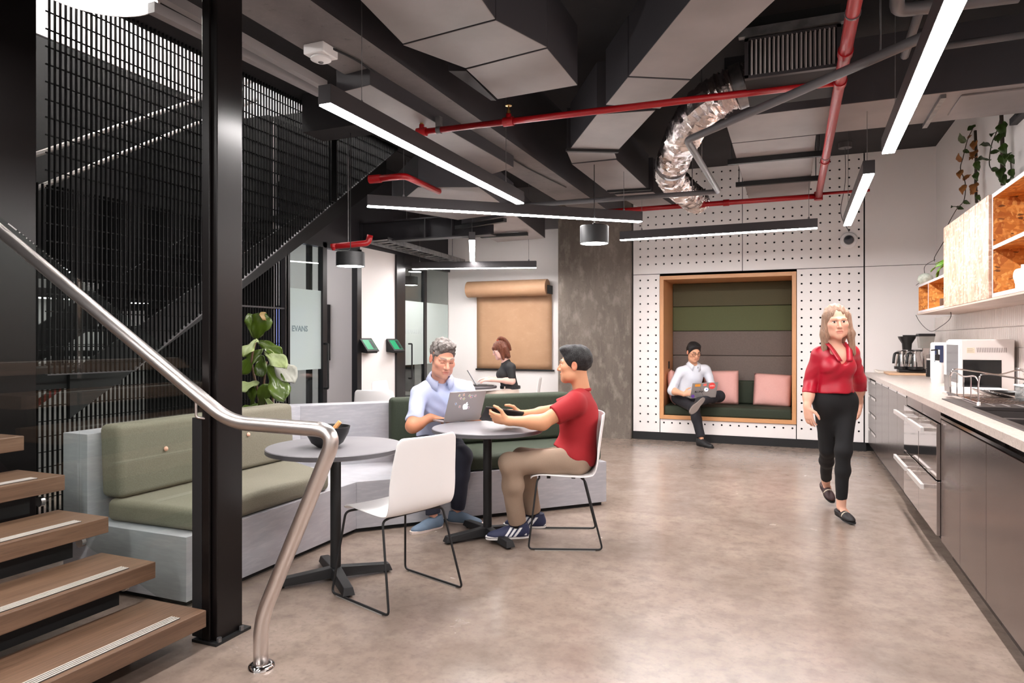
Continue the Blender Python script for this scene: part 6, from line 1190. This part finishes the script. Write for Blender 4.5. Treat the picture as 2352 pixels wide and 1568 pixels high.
# tablet in his hands
a = W(1114, 934, 4.36); b = W(1206, 947, 4.42); rr_ = (b - a).normalized(); wv = (AWAY * .8 - upv * .55); wv = (wv - rr_ * wv.dot(rr_)).normalized(); n_ = rr_.cross(wv)
t = thing('tablet', 'black tablet in a dark case held by the man in red', 'tablet', (a + b) / 2); cc = (a + b) / 2 + wv * .085; MB().obox(cc, rr_ * .128, wv * .088, n_ * .006).build('case', M('dark brown case', (26, 20, 18), .45), t, bevel=.005); MB().obox(cc + (n_ if n_.z > 0 else -n_) * .0065, rr_ * .118, wv * .08, n_ * .0006).build('screen', M('tablet glass', (60, 70, 80), .15), t); MB().obox(cc + rr_ * .129, rr_ * .0015, wv * .086, n_ * .007).build('edge_trim', M('tan trim', (214, 176, 120), .5), t)
# ------------------------------------------------------------------ the woman in black at the paper wall
fC = (-rt * .99 + cv * .05).normalized(); J = mk(dict(hip=(1172, 902, 8.78), nb=(1162, 832, 8.78), shL=(1174, 845, 8.6), shR=(1164, 842, 8.93), elL=(1176, 875, 8.58), wrL=(1128, 872, 8.6), elR=(1158, 872, 9.0), wrR=(1122, 869, 8.85), hpL=(1170, 908, 8.7), hpR=(1172, 908, 8.88), knL=(1096, 912, 8.66), knR=(1096, 912, 8.88), anL=(1104, 990, 8.66), anR=(1104, 990, 8.88))); J['fwd'] = fC; setR(J)
p = thing('person', 'woman in a black top with a reddish bob typing at the rear table', 'person', (J['hip'].x, J['hip'].y, 0)); hc = W(1149, 803, 8.78); hR = frame(fC - upv * .38)
body(p, J, (hc, hR), [([J['shL'].lerp(J['elL'], .5), J['elL'], J['wrL']], [.04, .036, .023], dict(f=-rt - upv * .05, n=upv + cv * .2, s=AWAY, curl=(.25, .4, .3), size=.92)), ([J['shR'].lerp(J['elR'], .5), J['elR'], J['wrR']], [.04, .036, .023], dict(f=-rt - upv * .05, n=upv, s=cv, curl=(.25, .4, .3), size=.92))], (236, 188, 174), (110, 60, 40), (200, 110, 104), 'down', h=.0042, fem=True, ks=.94, neck=.045)
g = lambda q: loc(hc, hR, [a * .94 for a in q]); F_ = fieldfor([hc], .0042, .24); F_.ell(g((0, -.014, .036)), (.082, .1, .09), hR, .01)
F_.ell(g((0, -.05, -.05)), (.08, .06, .1), hR, .03)
for s in (-1, 1): F_.cone(g((s * .07, -.01, .0)), g((s * .078, .005, -.125)), .03, .02, .03); F_.cone(g((s * .066, -.06, .0)), g((s * .072, -.075, -.125)), .035, .024, .03)
F_.cone(g((-.04, .08, .05)), g((.04, .08, .05)), .022, .022, .02); F_.ell(g((0, .11, -.055)), (.052, .07, .075), hR, .008, 's'); F_.ell(g((0, .05, -.06)), (.058, .05, .07), hR, .008, 's')
F_.ripple(lambda x, y, z: .0025 * np.sin((x + y) * 160) * np.sin(z * 8 + x * 30)); v, f = F_.mesh(); HC = ML('auburn hair', (122, 66, 44), .42, [('n', 40, (3, 3, .4), .4, .65, (84, 42, 28), .8), ('n', 60, (3, 3, .4), .55, .75, (178, 116, 82), .6)], bump=(0, .7)); skinmesh('hair', [(v, f)], HC, p)
tb(curve_pts([g((0, -.01, .125)), g((0, -.05, .15)), g((0, -.1, .11)), g((0, -.13, .02)), g((0, -.125, -.06))], 5), [.016 + .012 * math.sin(PI * k / 20) for k in range(21)], 10).build('ponytail', HC, p, smooth=True); MB().lathe([(.0, 0), (.02, .004), (.026, .012), (.02, .02), (0, .024)], g((0, -.01, .118)), 14, axis=-hR[:, 1] + hR[:, 2]).build('hair_tie', M('rust scrunchie', (170, 60, 40), .8), p, smooth=True)
glasses(p, hc, hR, M('clear frame', (225, 215, 210), .3), .94)
BTOP = fabric('black knit', (38, 38, 40), (28, 28, 30), .7); F_ = fieldfor([J['hip'], J['nb'], J['shL'], J['shR'], J['elL'], J['elR']], .006, .18); R_, up_, r_, fw_ = torso(F_, J, .006, fem=True, depth=.88)
for s in 'LR': sleeve(F_, J['sh' + s], J['el' + s], J['wr' + s], .82, .054, .05)
F_.cone(J['nb'] - up_ * .02, J['nb'] + up_ * .035, .056, .052, .02); F_.cut(J['nb'] + up_ * .034, up_, .08); F_.cut(J['hip'] + Vector((0, 0, .055)), (0, 0, -1), .35); cloth('top', F_, BTOP, p, .003, 26, 5)
CRM = fabric('stone cotton', (206, 188, 176), (190, 170, 158), .8); F_ = fieldfor([J[k] for k in ('hip', 'hpL', 'hpR', 'knL', 'knR', 'anL', 'anR')], .008, .17); legs(F_, J, (.085, .066, .058, .05), pel=(.165, .115, .13)); F_.cut(J['hip'] + Vector((0, 0, .08)), (0, 0, 1), .3); cloth('trousers', F_, CRM, p, .004, 26, 9)
MB().lathe([(.128, 0), (.132, .004), (.132, .034), (.128, .038)], J['hip'] + Vector((0, 0, .055)), 36, caps=False).build('belt', BLACK, p, smooth=True, auto=40); MB().obox(J['hip'] + fC * .07 + cv * .12 + Vector((0, 0, .06)), rt * .008, cv * .016, upv * .03).build('belt_loop', CRM, p)
for s in 'LR': shoe(p, J['an' + s], fC, (0, 0, 1), (30, 30, 32), BLK, h=.006, size=.9)
bl = onz(1094, 881.5, zt); 
t, ld, c, r, su, ns = laptop('laptop', 'dark grey laptop on the rear table in front of the woman in black', W(1092, 878, 8.95) * 1, W(1094, 879, 8.6) * 1, upv * .85 - rt * .5, rt, .22, M('space grey aluminium', (110, 106, 106), .4, .6), hh=.22)
t.location.z += .739 - W(1093, 878, 8.78).z
# ------------------------------------------------------------------ the man in the nook
fD = (cv * .96 + rt * .2).normalized(); J = mk(dict(hip=(1573, 908, 9.05), nb=(1592, 842, 8.95), shR=(1561, 853, 8.92), shL=(1622, 850, 8.95), elR=(1543, 897, 8.88), wrR=(1572, 905, 8.68), elL=(1636, 888, 8.9), wrL=(1622, 902, 8.7), hpR=(1558, 914, 9.0), hpL=(1592, 914, 9.02), knR=(1594, 936, 8.62), knL=(1652, 910, 8.75), anR=(1611, 1008, 8.5), anL=(1606, 922, 8.5))); J['fwd'] = fD; setR(J)
p = thing('person', 'man in a white shirt and glasses sitting cross-legged in the nook', 'person', (J['hip'].x, J['hip'].y, 0)); hc = W(1593, 808, 8.88); hR = frame(cv * .92 + rt * .16 - upv * .36)
body(p, J, (hc, hR), [([J['elR'].lerp(J['shR'], .2), J['elR'], J['wrR']], [.044, .042, .028], dict(f=rt * .85 + upv * .2 + cv * .1, n=cv * .9 + upv * .3, s=upv, curl=(.8, .9, .6))), ([J['elL'].lerp(J['shL'], .2), J['elL'], J['wrL']], [.044, .042, .028], dict(f=-rt * .5 + cv * .4 - upv * .1, n=upv, s=AWAY * .5, curl=(.3, .4, .4)))], (222, 166, 134), (24, 20, 20), (188, 116, 100), 'down', h=.0042)
v, f = hair_short(hc, hR, None, .0042, amp=.002, fr=90, size=(.086, .107, .1), extra=[((-.01, .05, .095), (.055, .05, .03))], seed=5); skinmesh('hair', [(v, f)], ML('black hair', (20, 18, 20), .5, []), p); glasses(p, hc, hR, BLACK)
SHW = fabric('white shirting', (216, 217, 224), (200, 203, 214), .75); F_ = fieldfor([J['hip'], J['nb'], J['shL'], J['shR'], J['elL'], J['elR'], J['wrR'], J['wrL']], .0065, .2); R_, up_, r_, fw_ = torso(F_, J, .014, depth=1.08)
for s in 'LR': c_ = sleeve(F_, J['sh' + s], J['el' + s], J['wr' + s], 1.2, .058, .05); cuff(F_, c_, J['wr' + s] - J['el' + s], .055, .04)
F_.cut(J['hip'] + Vector((0, 0, -.02)), (0, 0, -1), .35); cloth('shirt', F_, SHW, p, .006, 30, 21); collar(p, J['nb'] + fw_ * .014 + up_ * .018, up_, fw_, .068, SHW, .4, .045)
DK = fabric('black trousers cloth', (30, 29, 36), (22, 21, 27), .8); F_ = fieldfor([J[k] for k in ('hip', 'hpL', 'hpR', 'knL', 'knR', 'anL', 'anR')], .0075, .17); legs(F_, J, (.088, .07, .06, .052))
F_.cut(J['anR'] + Vector((0, 0, .02)), J['anR'] - J['knR'], .1); F_.cut(J['anL'], J['anL'] - J['knL'], .1); cloth('trousers', F_, DK, p, .004, 28, 23)
shoe(p, J['anR'], cv * .9 + rt * .45, (0, 0, 1), (26, 25, 27), BLK, h=.004, kind='laces'); shoe(p, J['anL'] - rt * .05 + cv * .05, -rt * .55 - upv * .0 + cv * .25 - upv * .5, AWAY + upv * .3, (26, 25, 27), M('worn grey sole', (130, 118, 112), .8), h=.004)
t, ld, c, r, su, ns = laptop('laptop', 'silver laptop covered in stickers on the lap of the man in the nook', W(1585, 915, 8.56), W(1644, 912, 8.56), upv * .97 + rt * .1 + cv * .22, AWAY, .2, AL, hh=.19)
rgt = r if r.dot(rt) > 0 else -r
def disc(c, rad, name, mat, n=ns): MB().lathe([(0, 0), (rad, 0), (rad, .0008), (0, .0008)], c, 24, axis=n).build(name, mat, ld)
disc(c + rgt * .09 + su * .05, .042, 'round_sticker', M('red sticker', (226, 70, 66), .5)); text_mesh('sticker_lettering', 'WIN', .03, c + rgt * .09 + su * .04 + ns * .0014, rgt, su, WPLAS, ld); disc(c + rgt * .025 + su * .005, .024, 'glowing_emblem', GLOW); disc(c + rgt * .03 + su * .008 + ns * .0008, .011, 'emblem_mark', M('blue mark', (90, 100, 200), .5)); disc(c - rgt * .13 - su * .075, .022, 'round_sticker', M('purple sticker', (98, 66, 150), .5))
text_mesh('sticker_lettering', 'BLUNX', .034, c - rgt * .06 - su * .03 + ns * .0006, rgt, su, BLACK, ld, bold=.0008); MB().obox(c - rgt * .03 - su * .02 + ns * .0006, (rgt * .5 - su).normalized() * .06, (rgt + su * .5).normalized() * .0012, ns * .0004).build('slash', BLACK, ld); MB().obox(c - rgt * .09 + su * .065 + ns * .0005, rgt * .035, su * .016, ns * .0004).build('sticker', M('amber sticker', (216, 140, 50), .5), ld); MB().obox(c - rgt * .0 + su * .068 + ns * .0005, rgt * .02, su * .014, ns * .0004).build('sticker', M('coral sticker', (230, 110, 100), .5), ld)
# ------------------------------------------------------------------ the woman walking
fE = (cv * .98 - rt * .1).normalized(); J = mk(dict(hip=(1918, 915, 5.06), nb=(1916, 797, 5.06), shR=(1877, 816, 5.06), shL=(1960, 813, 5.08), elR=(1861, 875, 5.1), wrR=(1854, 935, 5.02), elL=(1974, 870, 5.16), wrL=(1974, 925, 5.28), hpR=(1895, 925, 5.07), hpL=(1944, 925, 5.06), knR=(1900, 1030, 5.16), knL=(1937, 1035, 4.97), anR=(1897, 1108, 5.56), anL=(1932, 1163, 5.03))); J['fwd'] = fE; setR(J)
p = thing('person', 'woman in a red blouse and black trousers walking past the kitchen', 'person', (J['anL'].x, J['anL'].y, 0)); hc = W(1920, 738, 5.03); hR = frame(cv * .97 - rt * .2 - upv * .1, upv - rt * .05)
body(p, J, (hc, hR), [([J['elR'].lerp(J['wrR'], .3), J['elR'].lerp(J['wrR'], .5), J['wrR']], [.034, .034, .023], dict(f=-upv + rt * .12 + cv * .1, n=-rt * .8 + cv * .5, s=cv, curl=(.25, .35, .3), size=.92)), ([J['elL'], J['elL'].lerp(J['wrL'], .3), J['wrL']], [.036, .036, .023], dict(f=-upv + AWAY * .3, n=rt, s=cv, curl=(.3, .4, .3), size=.92)), ([J['knR'].lerp(J['anR'], .5), J['anR'], ], [.04, .032], dict(f=-upv + cv * .2, n=cv, s=rt, size=.6)), ([J['knL'].lerp(J['anL'], .5), J['anL']], [.04, .032], dict(f=-upv * .4 + cv * .6, n=upv, s=rt, size=.6))], (228, 176, 152), (186, 136, 112), (206, 112, 104), 'open', h=.0034, fem=True, ks=1.03, neck=.046)
g = lambda q: loc(hc, hR, [a * 1.03 for a in q]); F_ = fieldfor([hc, W(1920, 800, 5.05)], .0038, .2); F_.ell(g((0, -.016, .038)), (.084, .1, .092), hR, .01); F_.ell(g((0, -.06, -.08)), (.088, .05, .16), hR, .04)
for s in (-1, 1): F_.cone(g((s * .07, .01, .04)), g((s * .085, .03, -.09)), .026, .03, .03); F_.cone(g((s * .085, .03, -.09)), g((s * .098, .055, -.225)), .03, .018, .03)
F_.ell(g((0, .11, -.015)), (.056, .085, .112), hR, .01, 's'); F_.ell(g((0, .055, -.05)), (.06, .06, .09), hR, .008, 's'); F_.ripple(lambda x, y, z: .0028 * np.sin(x * 210 + 2 * np.sin(z * 14)) + .002 * np.sin(x * 90 + y * 120 + z * 9)); v, f = F_.mesh()
skinmesh('hair', [(v, f)], ML('ash blonde hair', (168, 134, 112), .42, [('n', 40, (4, 4, .3), .4, .65, (128, 94, 74), .7), ('n', 60, (4, 4, .3), .55, .75, (214, 194, 178), .7)], bump=(0, .7)), p)
BL = fabric('red satin blouse', (176, 14, 42), (148, 8, 32), .42); F_ = fieldfor([J['hip'], J['nb'], J['shL'], J['shR'], J['elL'], J['elR'], J['wrL'], J['wrR']], .0055, .18); R_, up_, r_, fw_ = torso(F_, J, .01, fem=True, depth=.95)
for s in 'LR': c_ = sleeve(F_, J['sh' + s], J['el' + s], J['wr' + s], 1.5, .047, .046); cuff(F_, c_, J['wr' + s] - J['el' + s], .049, .035)
F_.cut(J['hip'] + Vector((0, 0, .045)), (0, 0, -1), .35); F_.ell(J['nb'] + fw_ * .13 + up_ * -.02, (.045, .12, .1), R_, .01, 's'); F_.cut(J['nb'] + up_ * .03, up_, .09); cloth('blouse', F_, BL, p, .007, 26, 31)
CHM = MB(); 
# skin at the open neckline
F_ = fieldfor([J['nb'], J['nb'] - up_ * .15], .004, .14); F_.ell(J['nb'] - up_ * .09 + fw_ * .03, (.1, .075, .11), R_, .03); F_.cone(J['nb'] - up_ * .05, J['nb'] + up_ * .03, .07, .052, .03); v, f = F_.mesh(); skinmesh('chest', [(v, f)], SKINM, p, np.tile(np.array(lin((228, 176, 152))), (len(v), 1)))
for s in (-1, 1): MB().grid([[J['nb'] + r_ * s * (.06 - .045 * t) + fw_ * (.03 + .105 * t ** .7) + up_ * (.035 - .135 * t) + r_ * s * o + fw_ * (.012 if o else 0) for t in [k / 8 for k in range(9)]] for o in (0, .022, .04)]).build('collar', BL, p, smooth=True, solid=.004)
BK = fabric('black stretch trousers', (15, 15, 18), (10, 10, 12), .85); F_ = fieldfor([J[k] for k in ('hip', 'hpL', 'hpR', 'knL', 'knR', 'anL', 'anR')], .0058, .17); legs(F_, J, (.078, .055, .05, .038), k=.05, pel=(.15, .105, .13)); F_.cut(J['hip'] + Vector((0, 0, .075)), (0, 0, 1), .3)
for s in 'LR': F_.cut(J['kn' + s].lerp(J['an' + s], .86), J['an' + s] - J['kn' + s], .1)
cloth('trousers', F_, BK, p, .003, 34, 33)
shoe(p, J['anL'], cv + rt * .05 - upv * .06, (0, 0, 1), (26, 22, 24), BLK, h=.0035, size=.86, low=True, kind='chain', soleh=.012); shoe(p, J['anR'], cv - upv * .42 - rt * .05, (0, 0, 1), (54, 30, 32), BLK, h=.0035, size=.86, low=True, kind='chain', soleh=.012)
